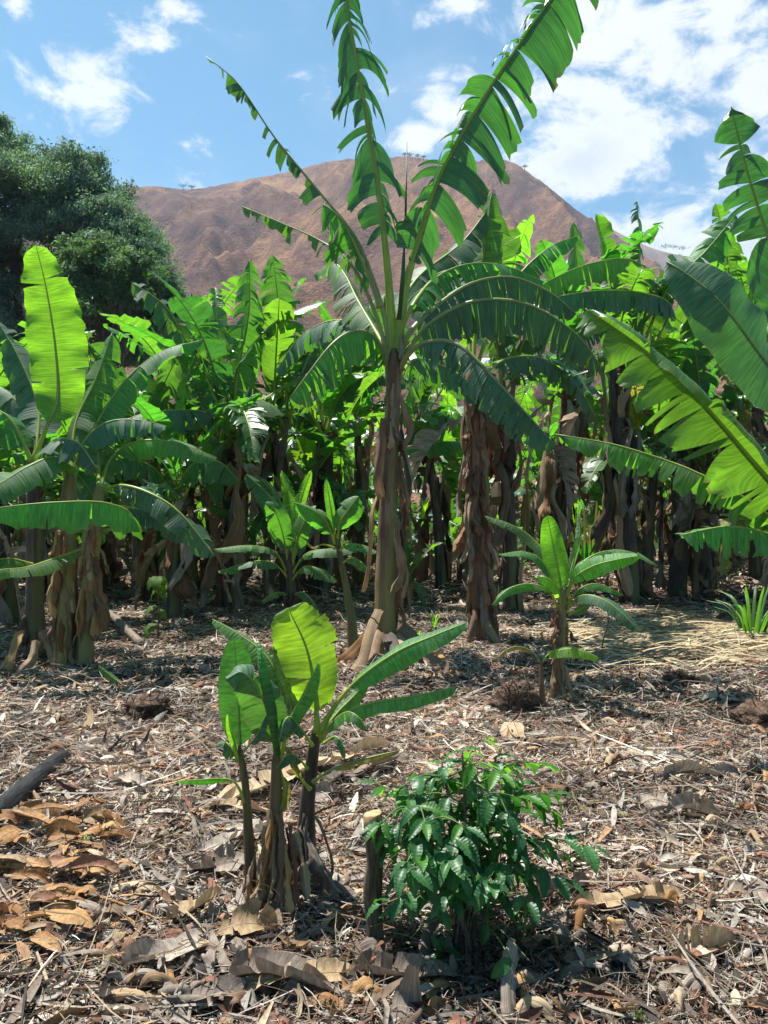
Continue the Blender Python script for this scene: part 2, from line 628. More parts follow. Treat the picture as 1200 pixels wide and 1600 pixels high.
M_DRY_TAN = mat_dry("dry_leaf_tan", ((0.13, 0.08, 0.04), (0.33, 0.23, 0.13), (0.58, 0.46, 0.30)))
M_DRY_ORANGE = mat_dry("dry_leaf_orange", ((0.12, 0.05, 0.02), (0.33, 0.17, 0.065), (0.55, 0.36, 0.17)))
M_DRY_RED = mat_dry("dry_leaf_red", ((0.08, 0.035, 0.022), (0.24, 0.12, 0.07), (0.42, 0.26, 0.16)))
M_DRY_DARK = mat_dry("dry_leaf_dark", ((0.03, 0.022, 0.018), (0.10, 0.072, 0.056), (0.26, 0.20, 0.155)))
M_STEM = mat_stem("pseudostem_brown", ((0.035, 0.022, 0.014), (0.15, 0.09, 0.05), (0.27, 0.18, 0.11), (0.44, 0.34, 0.23)), 0.7, (0.25, 0.23, 0.08))
M_STEM_RED = mat_stem("pseudostem_red", ((0.045, 0.022, 0.014), (0.18, 0.09, 0.055), (0.29, 0.165, 0.105), (0.42, 0.30, 0.21)), 0.0)
M_STEM_DARK = mat_stem("pseudostem_dark", ((0.018, 0.013, 0.012), (0.065, 0.045, 0.036), (0.14, 0.10, 0.075), (0.32, 0.26, 0.20)), 0.3, (0.13, 0.14, 0.05))
M_STEM_GREEN = mat_stem("pseudostem_green", ((0.035, 0.022, 0.014), (0.10, 0.07, 0.035), (0.13, 0.13, 0.05), (0.2, 0.2, 0.09)), 0.9, (0.17, 0.22, 0.06))


# ------------------------------------------------------------------ ground
def build_ground():
    # one sheet, fine near the camera and coarse towards the horizon
    ys = np.concatenate([np.linspace(-30, 1.2, 14)[:-1], np.linspace(1.2, 14, 180)[:-1], np.linspace(14, 60, 80)[:-1], np.geomspace(60, 6000, 40)])
    xs0 = np.concatenate([-np.geomspace(12, 5000, 26)[::-1], np.linspace(-11.8, 11.8, 200), np.geomspace(12, 5000, 26)])
    V = []
    for y in ys:
        for x in xs0:
            if y < 70 and abs(x) < 90:
                z = gz(x, y)
                if y < 15 and abs(x) < 12:
                    z += 0.018 * mnoise.noise((x * 6, y * 6, 2.0)) + 0.010 * mnoise.noise((x * 15, y * 15, 7.0))
            else:
                z = gz(x, min(y, 70)) if y < 250 else gz(x, 70) - 0.0
            V.append((x, y, z - 0.004))
    nx, ny = len(xs0), len(ys)
    i, j = np.meshgrid(np.arange(ny - 1), np.arange(nx - 1), indexing='ij')
    Fq = np.stack([i * nx + j, i * nx + j + 1, (i + 1) * nx + j + 1, (i + 1) * nx + j], -1).reshape(-1, 4)
    m, t = new_mat("soil_and_litter")
    ob = t.n('ShaderNodeTexCoord').outputs['Object']
    a = t.noise(ob, 0.9, 5, 0.6)
    b = t.noise(t.mapping(ob, (38, 22, 30)), 1.0, 6, 0.7, 1.2)
    c2 = t.n('ShaderNodeTexVoronoi'); t.l(t.mapping(ob, (26, 34, 26)), c2.inputs['Vector']); c2.inputs['Scale'].default_value = 1.0
    f = t.math('ADD', t.math('MULTIPLY', b, 0.7), t.math('MULTIPLY', a, 0.3))
    base = t.ramp(f, [(0.33, (0.022, 0.015, 0.011)), (0.47, (0.075, 0.050, 0.036)), (0.58, (0.16, 0.115, 0.085)), (0.72, (0.34, 0.27, 0.21))])
    chip = t.smooth(c2.outputs[0], 0.30, 0.16)
    base = t.mix(t.math('MULTIPLY', chip, 0.5), base, t.mix(a, (0.25, 0.15, 0.09), (0.36, 0.30, 0.24)))
    pb = t.n('ShaderNodeBsdfPrincipled')
    t.l(base, pb.inputs['Base Color'])
    pb.inputs['Roughness'].default_value = 0.9
    pb.inputs['Specular IOR Level'].default_value = 0.15
    t.l(t.bump(f, 1.0, 0.05), pb.inputs['Normal'])
    finish(t, pb.outputs[0])
    o = link("ground", mesh_np("ground", V, Fq, m))
    set_props(o, "dry brown soil under a mat of litter", "ground", kind="structure")


build_ground()


# ------------------------------------------------------------------ hills
def build_hill(name, label, ridge, R, y0, y1, xr, res, matname, cols, seed, gul, shrubs=0.0):
    rx = np.array([(p[0] - 600) / F * R for p in ridge])
    fan = True
    rz = np.array([(800 - p[1]) / F * R + EYE for p in ridge])
    xs = np.linspace(-xr, xr, res[0])
    H = np.interp(xs, rx, rz)
    k = np.ones(3) / 3
    H = np.convolve(np.pad(H, 1, mode='edge'), k, 'valid')
    ys = np.linspace(y0, y1, res[1])
    V = np.zeros((res[1], res[0], 3))
    for a, y in enumerate(ys):
        t = (y - y0) / (R - y0)
        for b, x0_ in enumerate(xs):
            x = x0_ * y / R
            if t <= 1:
                s = t ** 1.12
                warp = 60 * mnoise.noise((x / 260, y / 260, seed))
                g = 1 - abs(mnoise.noise(((x + warp + 0.25 * y) / 95, y / 420, seed + 3)))
                g2 = 1 - abs(mnoise.noise(((x - 0.3 * y) / 38, y / 150, seed + 9)))
                env = math.sin(math.pi * min(1, max(0, t))) ** 0.8
                z = H[b] * s + gul * env * (g - 0.75) * 1.0 + gul * 0.30 * env * (g2 - 0.75)
                g3 = 1 - abs(mnoise.noise(((x + 0.5 * y + warp * .4) / 17, y / 60, seed + 21)))
                z += 9 * env * (g3 - .75) + 4.5 * env * mnoise.noise((x / 13, y / 13, seed)) + 1.6 * mnoise.noise((x / 4.5, y / 5, seed + 2))
            else:
                z = H[b] * max(0.0, 1 - ((t - 1) * 1.1) ** 1.2)
            z += 1.2 * mnoise.noise((x / 9, y / 9, seed + 5))
            V[a, b] = (x, y, z - 1.5)
    nx, ny = res
    i, j = np.meshgrid(np.arange(ny - 1), np.arange(nx - 1), indexing='ij')
    Fq = np.stack([i * nx + j, i * nx + j + 1, (i + 1) * nx + j + 1, (i + 1) * nx + j], -1).reshape(-1, 4)
    m, t = new_mat(matname)
    ob = t.n('ShaderNodeTexCoord').outputs['Object']
    a = t.noise(ob, 0.006, 6, 0.62, 0.6)
    b = t.noise(t.mapping(ob, (1, 0.45, 0.6)), 0.05, 8, 0.72, 0.8)
    c = t.noise(ob, 0.35, 4, 0.7)
    f = t.math('ADD', t.math('MULTIPLY', a, 0.55), t.math('ADD', t.math('MULTIPLY', b, 0.33), t.math('MULTIPLY', c, 0.12)))
    col = t.ramp(f, [(0.38, cols[0]), (0.47, cols[1]), (0.53, cols[2]), (0.63, cols[3])])
    if shrubs:
        vo = t.n('ShaderNodeTexVoronoi'); t.l(ob, vo.inputs['Vector']); vo.inputs['Scale'].default_value = 0.16
        sp = t.n('ShaderNodeSeparateXYZ'); t.l(ob, sp.inputs[0])
        reg = t.smooth(t.math('ADD', t.math('MULTIPLY', sp.outputs[0], 0.006), t.math('MULTIPLY_ADD', a, 2.2, -1.3)), 0.2, 1.3)
        bush = t.math('MULTIPLY', t.smooth(t.math('ADD', vo.outputs[0], t.math('MULTIPLY', c, 0.4)), 0.62, 0.40), reg)
        col = t.mix(t.math('MULTIPLY', bush, shrubs), col, (0.05, 0.05, 0.022))
    pb = t.n('ShaderNodeBsdfPrincipled')
    t.l(col, pb.inputs['Base Color'])
    pb.inputs['Roughness'].default_value = 0.95
    pb.inputs['Specular IOR Level'].default_value = 0.1
    t.l(t.bump(t.math('ADD', b, t.math('MULTIPLY', c, 0.5)), 1.0, 8.0), pb.inputs['Normal'])
    finish(t, pb.outputs[0])
    o = link(name, mesh_np(name, V.reshape(-1, 3), Fq, m))
    set_props(o, label, "hill", kind="structure")


RIDGE = [(-900, 520), (-300, 400), (0, 330), (120, 296), (195, 290), (300, 294), (380, 280), (450, 266), (500, 254), (545, 245), (600, 244), (650, 243), (700, 252), (735, 250),
         (775, 246), (805, 252), (850, 284), (900, 326), (950, 360), (990, 386), (1040, 425), (1100, 470), (1200, 545), (1500, 700), (2200, 790)]
build_hill("mountain", "dry brown grassy mountain rising behind the plantation", RIDGE, 1000, 240, 1500, 1500, (620, 300), "dry_hillside",
           [(0.070, 0.040, 0.036), (0.145, 0.076, 0.056), (0.24, 0.128, 0.074), (0.43, 0.245, 0.115)], 2.0, 135, 0.85)
RIDGE2 = [(-1500, 600), (500, 420), (800, 340), (900, 338), (945, 345), (985, 366), (1020, 382), (1050, 390), (1100, 398), (1150, 408), (1200, 420), (1400, 470), (2200, 600)]
build_hill("far_hill", "low far brown hill at the right behind the mountain", RIDGE2, 2200, 1500, 3000, 3300, (260, 60), "far_hillside",
           [(0.17, 0.12, 0.08), (0.24, 0.16, 0.10), (0.30, 0.20, 0.12), (0.36, 0.25, 0.15)], 7.0, 60, 0.0)


# ------------------------------------------------------------------ banana plant pieces
def add_leaf(root, path, Wd, mat, r0=0.022, rib=M_RIB, name="leaf", label=None, ribbase=1.5, **kw):
    """a leaf in world coordinates, hung under its plant; the midrib is its sub-part"""
    off = np.array(root.location)
    path = [np.array(tuple(q)) - off for q in path]
    g = leaf_geo(path, Wd, **kw)
    fk = {k: kw[k] for k in ('nh', 'bh', 'pet') if k in kw}
    V, Fq, U = g
    o = link(name, mesh_np(name, V, Fq, mat, U), root)
    if label:
        o['label'] = label
    if rib is not None:
        V, Fq, U = rib_geo(path, r0, base=ribbase, **fk)
        link("midrib", mesh_np("midrib", V, Fq, rib, U), o)
    return o


def strip_geo(path, w0, w1, nh, cup=0.5, seed=0, n=16, m=6, crumple=0.25, ragged=0.25):
    """a dry strip (sheath or hanging dead leaf): crumpled, cupped across"""
    rng = np.random.default_rng(seed)
    p, T, N, B, L = leaf_frames(path, nh)
    i = np.linspace(0, len(p) - 1, n + 1).astype(int)
    p, T, N, B = p[i], T[i], N[i], B[i]
    t = np.linspace(0, 1, n + 1)
    w = (w0 + (w1 - w0) * t) * (1 + ragged * (np.sin(t * rng.uniform(5, 11) + rng.uniform(0, 6)) * .5 + rng.normal(size=n + 1) * 0.25))
    w[-1] *= 0.45
    tw = np.cumsum(rng.normal(size=n + 1)) * 0.12 * crumple / 0.25
    rows = []
    ph = rng.uniform(0, 6.28, 4)
    for v in range(m + 1):
        f = v / m * 2 - 1
        a = f * cup * 2.0
        x = np.sin(a) / max(cup * 2, 1e-3)
        z = (np.cos(a) - 1) / max(cup * 2, 1e-3)
        c = np.cos(tw)[:, None]; s = np.sin(tw)[:, None]
        bb = c * B + s * N; nn = c * N - s * B
        q = p + bb * (w * x)[:, None] + nn * (w * z)[:, None]
        q = q + nn * (crumple * w * (np.sin(f * 3.2 + ph[0] + t * 2.5) * 0.55 + np.sin(f * 7.5 + ph[1] - t * 4) * 0.35 + np.sin(t * 7 + ph[2]) * .5 + np.sin(t * 15 + ph[3] + f) * .15))[:, None]
        q = q + T * (w * (.35 * np.sin(f * 5 + ph[2]) + .2 * np.sin(f * 11 + ph[3])) * np.where(t > .99, 1.5, .25))[:, None]
        rows.append(q)
    V = np.stack(rows, 1).reshape(-1, 3)
    a, b = np.meshgrid(np.arange(n), np.arange(m), indexing='ij')
    Fq = np.stack([a * (m + 1) + b, a * (m + 1) + b + 1, (a + 1) * (m + 1) + b + 1, (a + 1) * (m + 1) + b], -1).reshape(-1, 4)
    U = np.stack(np.broadcast_arrays(np.linspace(0, 1, m + 1)[None] * (.12 + 1.6 * max(w0, w1)), (t * L)[:, None] * 1.2), -1).reshape(-1, 2)
    return V, Fq, U


def stem_geo(pts, r_base, r_top, seed=0, n=30, ns=16, lump=0.07, flare=0.25):
    rng = np.random.default_rng(seed)
    p, L = spline(pts, n)
    t = np.linspace(0, 1, n)
    r = r_base + (r_top - r_base) * t + flare * r_base * np.exp(-t * L / 0.18)
    r[-3:] *= np.array([0.9, 0.75, 0.5])
    V, Fq, U = tube(p, r, ns, nh=(0, -1, 0))
    # overlapping sheaths: shallow steps that run obliquely round the stem
    c = np.repeat(np.vstack([p[:1], p, p[-1:]]), ns, axis=0)
    d = V - c
    k = np.repeat(np.concatenate([[0], t, [1]]), ns)
    ang = np.tile(np.arange(ns) / ns, n + 2)
    saw = ((k * L / 0.55 + ang + rng.uniform()) % 1.0)
    bump = 1 + lump * (0.5 - saw) + lump * 0.35 * rng.normal(size=len(k)) + lump * 0.8 * np.sin(ang * 6.283 * 3 + k * 5 + seed)
    return c + d * bump[:, None], Fq, U


# --- pool of leaves for the many plants of the grove (stem top at origin, leaf goes out along +X)
def pool_path(e0, e1, L, pw=1.0, lat=0.0, n=18, rng=None):
    t = np.linspace(0, 1, n)
    e = np.radians(e0 + (e1 - e0) * t ** pw)
    az = lat * t ** 1.5
    d = np.stack([np.cos(e) * np.cos(az), np.cos(e) * np.sin(az), np.sin(e)], -1) * (L / (n - 1))
    return np.vstack([[0, 0, 0], np.cumsum(d[:-1], axis=0)])


POOL = {'up': [], 'arch': [], 'droop': [], 'torn': [], 'dead': []}


def make_pool():
    r = random.Random(5)
    k = 0
    def add(kind, e0, e1, pw, L, Wd, mat, **kw):
        nonlocal k
        k += 1
        path = pool_path(e0, e1, L, pw, r.uniform(-0.25, 0.25))
        g = leaf_geo(path, Wd, bh=(0, 1, 0), pet=r.uniform(.14, .2), seed=100 + k, **kw)
        a = mesh_np("leaf", g[0], g[1], mat, g[2])
        b = rib_geo(path, 0.026, bh=(0, 1, 0))
        rb = mesh_np("midrib", b[0], b[1], M_RIB if mat is not M_LEAF_OLD else M_RIB_OLD, b[2])
        gm, Fm, Um = cat_geo([g, b])
        both = mesh_np("leaf", gm, Fm, [mat, M_RIB if mat is not M_LEAF_OLD else M_RIB_OLD], Um, mi=np.repeat([0, 1], [len(g[1]), len(b[1])]))
        POOL[kind].append((a, rb, both))
    for i in range(8):
        add('up', r.uniform(84, 92), r.uniform(45, 80), 1.5, r.uniform(2.2, 2.6), r.uniform(.27, .34), (M_LEAF_NEW, M_LEAF)[i % 2],
            tears=(3, 7, 14, 20)[i % 4], fold=r.uniform(-.1, .25), curl=r.uniform(.0, .5), hang=(.08, .25, .4, .55)[i % 4], rag=.24, gap=.3)
    for i in range(11):
        add('arch', r.uniform(64, 80), r.uniform(-35, 20), 1.25, r.uniform(2.2, 2.7), r.uniform(.28, .36), (M_LEAF, M_LEAF_OLD)[i % 2],
            tears=(8, 16, 24, 30)[i % 4], fold=r.uniform(.1, .4), curl=r.uniform(.2, .6), hang=(.25, .5, .7, .9)[i % 4], rag=.26, gap=.35)
    for i in range(8):
        add('droop', r.uniform(45, 62), r.uniform(-85, -55), .9, r.uniform(2.0, 2.5), r.uniform(.27, .34), (M_LEAF_OLD, M_LEAF)[i % 2],
            tears=(16, 26, 34)[i % 3], fold=r.uniform(.3, .6), curl=r.uniform(.2, .5), hang=r.uniform(.6, 1.0), rag=.22, gap=.4)
    for i in range(2):
        add('droop', r.uniform(40, 55), r.uniform(-80, -60), .9, 2.2, .28, M_LEAF_YEL, tears=20, fold=.5, curl=.4, hang=.8, rag=.25, gap=.4)
    for i in range(7):
        add('dead', r.uniform(10, 40), r.uniform(-92, -84), .45, r.uniform(1.5, 2.1), r.uniform(.22, .30), (M_DRY_BROWN, M_DRY_GREY, M_DRY_BROWN, M_DRY_TAN)[i % 4], tears=14, fold=.9, curl=.9, hang=1.2, rag=.5, gap=.3, short=.25, missing=.08)
    for i in range(5):
        add('torn', r.uniform(70, 86), r.uniform(10, 60), 1.4, r.uniform(2.2, 2.6), r.uniform(.27, .32), M_LEAF_OLD,
            tears=26, fold=.4, curl=.4, hang=1.1, rag=.4, gap=.3, missing=.35, short=.3)


make_pool()
DRY_POOL = []
for i in range(12):
    rr = random.Random(40 + i)
    L = rr.uniform(.6, 1.5)
    out = rr.uniform(.05, .30)
    path = [(0, 0, 0), (out * .8, rr.uniform(-.05, .05), .03), (out, rr.uniform(-.08, .08), -.2 * L), (out * rr.uniform(.4, 1.1), rr.uniform(-.12, .12), -.6 * L), (out * rr.uniform(.3, 1.2), rr.uniform(-.16, .16), -L)]
    V, Fq, U = strip_geo(path, rr.uniform(.03, .06), rr.uniform(.07, .18), (1, 0.2, .3), cup=rr.uniform(.3, 1.1), seed=i, crumple=.35, ragged=.5)
    DRY_POOL.append(mesh_np("dry_leaf", V, Fq, (M_DRY_BROWN, M_DRY_GREY, M_DRY_DARK, M_DRY_BROWN, M_DRY_GREY, M_DRY_RED)[i % 6], U))


def grove_plant(label, px, d, top_py, leaf_len=2.5, seed=1, n=(3, 4, 3), ndry=7, mat=None, r=0.13, group=None, stem_h=None, lean=0.06, name="banana_plant", far=False):
    rr = random.Random(seed)
    b = G(px, d)
    h = stem_h if stem_h else (EYE + (800 - top_py) * d / F) - b.z
    root = thing(name, label, "banana plant", b - Vector((0, 0, 0.03)), group)
    lx, ly = rr.gauss(0, lean) * h, rr.gauss(0, lean * .6) * h
    top = np.array([lx, ly, h])
    V, Fq, U = stem_geo([(0, 0, -.05), (lx * .3, ly * .3, h * .45), tuple(top)], r, r * .62, seed, 18, 10, .12)
    link("pseudostem", mesh_np("pseudostem", V, Fq, mat or M_STEM_DARK, U), root)
    az = rr.uniform(0, 6.28)
    sc = leaf_len / 2.4
    kinds = ['up'] * n[0] + ['arch'] * (n[1] + 1) + ['droop'] * (n[2] + 1)
    if rr.random() < .5: kinds.append('torn')
    kinds += ['dead'] * (rr.choice((2, 3, 4)) if h > 1.4 else 0)
    for i, kd in enumerate(kinds):
        az += 2.4 + rr.gauss(0, .25)
        lm, rm, both = rr.choice(POOL[kd])
        o = link("leaf", lm if kd == 'dead' or not far else both, root, (top[0], top[1], h - .02 - .05 * min(i, 9) + (0 if kd == 'up' else -.08) - (.15 if kd == 'dead' else 0)))
        if kd == 'dead': o.name = 'dead_leaf'
        o.rotation_euler = (rr.gauss(0, .06), rr.gauss(0, .09), az)
        s = sc * rr.uniform(.85, 1.1) * (0.9 if kd == 'up' and i == 0 else 1)
        o.scale = (s, s * rr.uniform(.85, 1.1), s)
        if not far and kd != 'dead':
            link("midrib", rm, o)
    for i in range(ndry):
        a = rr.uniform(0, 6.28)
        f = 1 - rr.random() ** 1.3 * .8
        q = link("dry_leaf", rr.choice(DRY_POOL), root, (lx * f + math.cos(a) * r * .75, ly * f + math.sin(a) * r * .75, h * f))
        s = rr.uniform(.85, 1.55) * min(1, h / 2.2)
        q.rotation_euler = (rr.gauss(0, .1), rr.gauss(0, .1), a)
        q.scale = (s, s, s * min(1.0, h * f / 1.1 + .15))
    return root


def hang_dry(root, x, y, z, az, L, w, mat, seed, out=.1, lab=None, name="dry_leaf", cup=.7, crumple=.35):
    """a dead leaf or sheath strip hanging down a stem (world coordinates)"""
    rr = random.Random(seed)
    c, s = math.cos(az), math.sin(az)
    o0 = Vector(root.location)
    pts = []
    for (f, k) in ((0, 0.0), (.08, .25), (.35, .55), (.7, rr.uniform(.6, .95)), (1, rr.uniform(.7, 1.25))):
        pts.append((x - o0.x + c * out * k + rr.gauss(0, .05 * L * f), y - o0.y + s * out * k + rr.gauss(0, .04 * L * f), z - o0.z - L * f))
    V, Fq, U = strip_geo(pts, w * .6, w, (c, s, .2), cup=cup, seed=seed, crumple=crumple, ragged=.3)
    o = link(name, mesh_np(name, V, Fq, mat, U), root)
    if lab: o['label'] = lab
    return o


# ------------------------------------------------------------------ the tall banana plant in the middle
def tall_plant():
    D = 8.4
    b = GP(601, 1030)
    D = b.y
    root = thing("banana_plant", "tall banana plant in the middle with wind-torn leaves reaching out of the top", "banana plant", b)
    q = lambda *pts: [P(p[0], p[1], D + (p[2] if len(p) > 2 else 0)) for p in pts]
    rel = lambda pts: [tuple(Vector(v) - b) for v in pts]
    V, Fq, U = stem_geo(rel(q((601, 1035), (603, 900), (608, 760), (612, 660), (615, 600), (616, 545))), .126, .068, 3, 60, 28, .05, .10)
    link("pseudostem", mesh_np("pseudostem", V, Fq, M_STEM, U), root)
    L = lambda pts, Wd, mat, **kw: add_leaf(root, q(*pts), Wd, mat, **kw)
    # tall upright leaf, fishbone-torn
    L([(614, 575), (612, 500), (604, 400), (592, 300), (574, 190), (556, 90), (536, -30), (515, -130)], .52, M_LEAF_OLD, nh=(.15, -1, .1), pet=.30, fold=.25, curl=.5, tears=27, rag=.42,
      hang=1.25, gap=.38, short=.2, flop=.12, sweep=.1, seed=31, r0=.058, missing=.05, dens=70, m=7, tip=.35, pk=.7)
    # tall leaf leaning to the right
    L([(618, 570), (626, 490), (642, 410), (680, 290, -.1), (735, 185, -.2), (800, 85, -.3), (872, -15, -.4), (930, -70, -.45)], .74, M_LEAF_OLD, nh=(-.25, -1, .05), pet=.24, fold=.15, fold2=-.5, curl=.5, tears=25, rag=.42,
      hang=.75, gap=.24, short=.15, sweep=-.05, seed=32, r0=.058, dens=64, m=9, tip=.3, flop=.06, alt=dict(tears=40, hang=1.5, rag=.45, gap=.3, Wd=.42, short=.3, curl=-.6))
    # rolled spear
    V, Fq, U = tube([Vector(v) for v in rel(q((624, 500), (630, 420), (634, 330), (636, 222)))], [.026, .022, .013, .003], 9)
    link("spear_leaf", mesh_np("spear_leaf", V, Fq, M_LEAF_OLD, U), root)
    # two broken leaves, almost stripped to the midrib
    L([(611, 590), (606, 520), (592, 460), (556, 370), (500, 300), (430, 215), (372, 130), (322, 88)], .26, M_LEAF_OLD, nh=(0, -.6, 1), pet=.30, fold=.6, curl=.5, tears=36, rag=.6,
      hang=1.6, gap=.4, missing=.48, short=.55, seed=33, r0=.036, rib=M_RIB_OLD, dens=60)
    L([(610, 600), (602, 540), (584, 480), (548, 410), (500, 375, .3), (440, 348, .5), (378, 322, .7)], .24, M_LEAF, nh=(0, -.6, 1), pet=.36, fold=.6, curl=.4, tears=30, rag=.5,
      hang=1.6, gap=.4, missing=.45, short=.5, seed=34, r0=.034, rib=M_RIB_OLD, dens=60)
    # rags still hanging where they broke
    L([(596, 480, -.15), (570, 415, -.2), (535, 345, -.25), (505, 318, -.2)], .44, M_LEAF, nh=(0, -.7, 1), pet=.28, fold=.9, curl=.4, tears=13, rag=.35, hang=1.6, gap=.25,
      short=.2, seed=35, r0=.03, rib=M_RIB_OLD, dens=50)
    # lower left arch
    L([(611, 625), (606, 570), (594, 536), (572, 517, -.2), (545, 518, -.35), (515, 540, -.5), (482, 582, -.6), (452, 622, -.65)], .44, M_LEAF, nh=((0, -.5, 1), (-.8, -.7, .5)), pet=.2, fold=.75, curl=.3,
      tears=38, rag=.14, hang=1.2, gap=.2, sweep=.1, seed=36, r0=.044, rib=M_RIB_OLD, dens=70)
    # lower right arch
    L([(617, 625), (622, 580), (642, 545, -.2), (680, 530, -.4), (722, 540, -.6), (775, 592, -.8), (820, 642, -.9), (868, 695, -1)], .40, M_LEAF_OLD, nh=((0, -.5, 1), (.7, -.8, .6)), pet=.27, fold=.6, curl=.3,
      tears=44, rag=.12, hang=1.15, gap=.18, sweep=.1, seed=37, r0=.044, rib=M_RIB_OLD, dens=80, ribbase=1.7)
    # mid right, broad curtain
    L([(617, 610), (622, 575), (645, 532), (680, 497, -.2), (735, 470, -.3), (800, 468, -.4), (855, 488, -.4), (910, 530, -.4), (940, 575, -.4)], .46, M_LEAF_OLD, nh=((0, -.6, 1), (.3, -.9, .8)), pet=.24, fold=.7, curl=.3,
      tears=34, rag=.10, hang=1.3, gap=.08, sweep=.06, seed=38, r0=.044, rib=M_RIB_OLD, dens=80)
    L([(616, 600), (622, 550), (646, 510), (690, 470, .4), (740, 440, .6), (800, 432, .8), (858, 455, .9), (900, 490, .9)], .42, M_LEAF_OLD, nh=((0, -.6, 1), (.3, -.8, .8)), pet=.26, fold=.6, curl=.3,
      tears=26, rag=.12, hang=1.2, gap=.08, seed=39, r0=.044, rib=M_RIB_OLD, dens=70)
    L([(616, 590), (622, 530), (642, 480), (678, 435, .6), (730, 412, 1), (790, 415, 1.4), (850, 440, 1.6)], .38, M_LEAF, nh=((0, -.5, 1), (.2, -.6, .9)), pet=.25, fold=.4, curl=.3,
      tears=30, rag=.2, hang=.8, gap=.15, seed=40, r0=.032, dens=60)
    # leaves going back from the crown
    L([(614, 540), (625, 480, .5), (655, 430, 1.0), (720, 380, 1.5), (760, 330, 1.8)], .38, M_LEAF_OLD, nh=(-.3, -.8, .5), pet=.2, fold=.3, curl=.3, tears=12, rag=.2, hang=.4, seed=41, r0=.034, dens=50)
    L([(606, 560), (570, 510, .6), (520, 500, 1.0), (470, 525, 1.3), (430, 580, 1.4)], .36, M_LEAF_OLD, nh=(0, -.4, 1), pet=.2, fold=.5, curl=.3, tears=22, rag=.18, hang=.9, seed=42, r0=.032, dens=50)
    L([(608, 550), (560, 470, .8), (540, 430, 1.2), (520, 410, 1.5), (490, 430, 1.7)], .34, M_LEAF, nh=(0, -.5, 1), pet=.2, fold=.4, curl=.3, tears=18, rag=.2, hang=.8, seed=43, r0=.03, dens=50)
    L([(622, 590), (650, 560, .7), (700, 575, 1.1), (750, 610, 1.3), (800, 660, 1.4)], .34, M_LEAF_OLD, nh=(0, -.4, 1), pet=.2, fold=.5, curl=.3, tears=24, rag=.2, hang=.8, seed=44, r0=.03, dens=50)
    # old leaf bases clasping the neck
    rr = random.Random(3)
    for i in range(12):
        a = rr.uniform(0, 6.28); z = EYE + (800 - rr.uniform(520, 660)) * D / F
        hang_dry(root, b.x + (616 - 601) * D / F + math.cos(a) * .085, D + math.sin(a) * .085, z, a, rr.uniform(.2, .5), rr.uniform(.03, .06),
                 rr.choice((M_DRY_GREY, M_DRY_TAN, M_DRY_GREY)), 300 + i, .03, name="leaf_base")
    # the shaggy right side of the stem and other dead leaves
    for i in range(20):
        a = rr.gauss(-.2, .5) if i % 5 else rr.uniform(0, 6.28)
        py = rr.uniform(610, 940)
        f = (py - 480) / 560
        rs = .066 + .062 * f
        cxp = 619 - 17 * f
        hang_dry(root, (cxp - 600) * D / F + math.cos(a) * rs, D + math.sin(a) * rs, EYE + (800 - py) * D / F, a, rr.uniform(.35, 1.0), rr.uniform(.03, .075),
                 rr.choice((M_DRY_RED, M_DRY_BROWN, M_DRY_BROWN, M_DRY_DARK)), 400 + i, rr.uniform(.03, .13), crumple=.5)
    hang_dry(root, (619 - 600) * D / F, D - .17, EYE - 8 * D / F, -1.2, .78, .075, M_DRY_TAN, 77, .10, "long pale curled strip on the stem")
    hang_dry(root, (598 - 600) * D / F, D - .12, EYE + (800 - 655) * D / F, -1.9, .85, .085, M_DRY_BROWN, 78, .05, "brown peeling sheath high on the stem")
    # thin hanging strip left of the stem
    V, Fq, U = strip_geo(rel(q((592, 770, -.1), (582, 800, -.2), (579, 850, -.25), (572, 905, -.25), (566, 925, -.2))), .02, .035, (0, -1, 0), seed=8, crumple=.3)
    link("dry_leaf", mesh_np("dry_leaf", V, Fq, M_DRY_ORANGE, U), root)
    # wide dead sheaths splayed round the foot
    for i, (pts, w0, w1, mt) in enumerate((
            (((592, 952, -.2), (578, 985, -.42), (566, 1030, -.66), (552, 1068, -.85)), .045, .055, M_DRY_TAN),
            (((592, 985, -.15), (570, 1040, -.6), (552, 1078, -.95)), .07, .06, M_DRY_BROWN),
            (((622, 990, -.15), (640, 1020, -.5), (648, 1075, -.8), (690, 1118, -1.2)), .07, .07, M_DRY_TAN),
            (((625, 980, -.1), (655, 1010, -.35), (690, 1052, -.6)), .08, .06, M_DRY_BROWN),
            (((615, 1000, -.2), (612, 1040, -.6), (600, 1075, -.85)), .085, .08, M_DRY_GREY),
            (((585, 975, 0), (555, 1015, -.2), (525, 1055, -.4)), .05, .05, M_DRY_ORANGE),
            (((630, 985, 0), (672, 1015, -.1), (700, 1058, -.5)), .06, .05, M_DRY_ORANGE),
            (((605, 990, -.2), (625, 1030, -.55), (640, 1060, -.75)), .06, .07, M_DRY_DARK))):
        pp = [P(p[0], p[1], D + p[2]) for p in pts]
        pp = [Vector((v.x, v.y, max(v.z, gz(v.x, v.y) + .02))) for v in pp]
        V, Fq, U = strip_geo(rel(pp), w0 * 1.15, w1 * 1.15, (.15 * (i % 3 - 1), -1, .5), cup=.22, seed=60 + i, crumple=.12, ragged=.16)
        link("dry_sheath", mesh_np("dry_sheath", V, Fq, mt, U), root)


tall_plant()


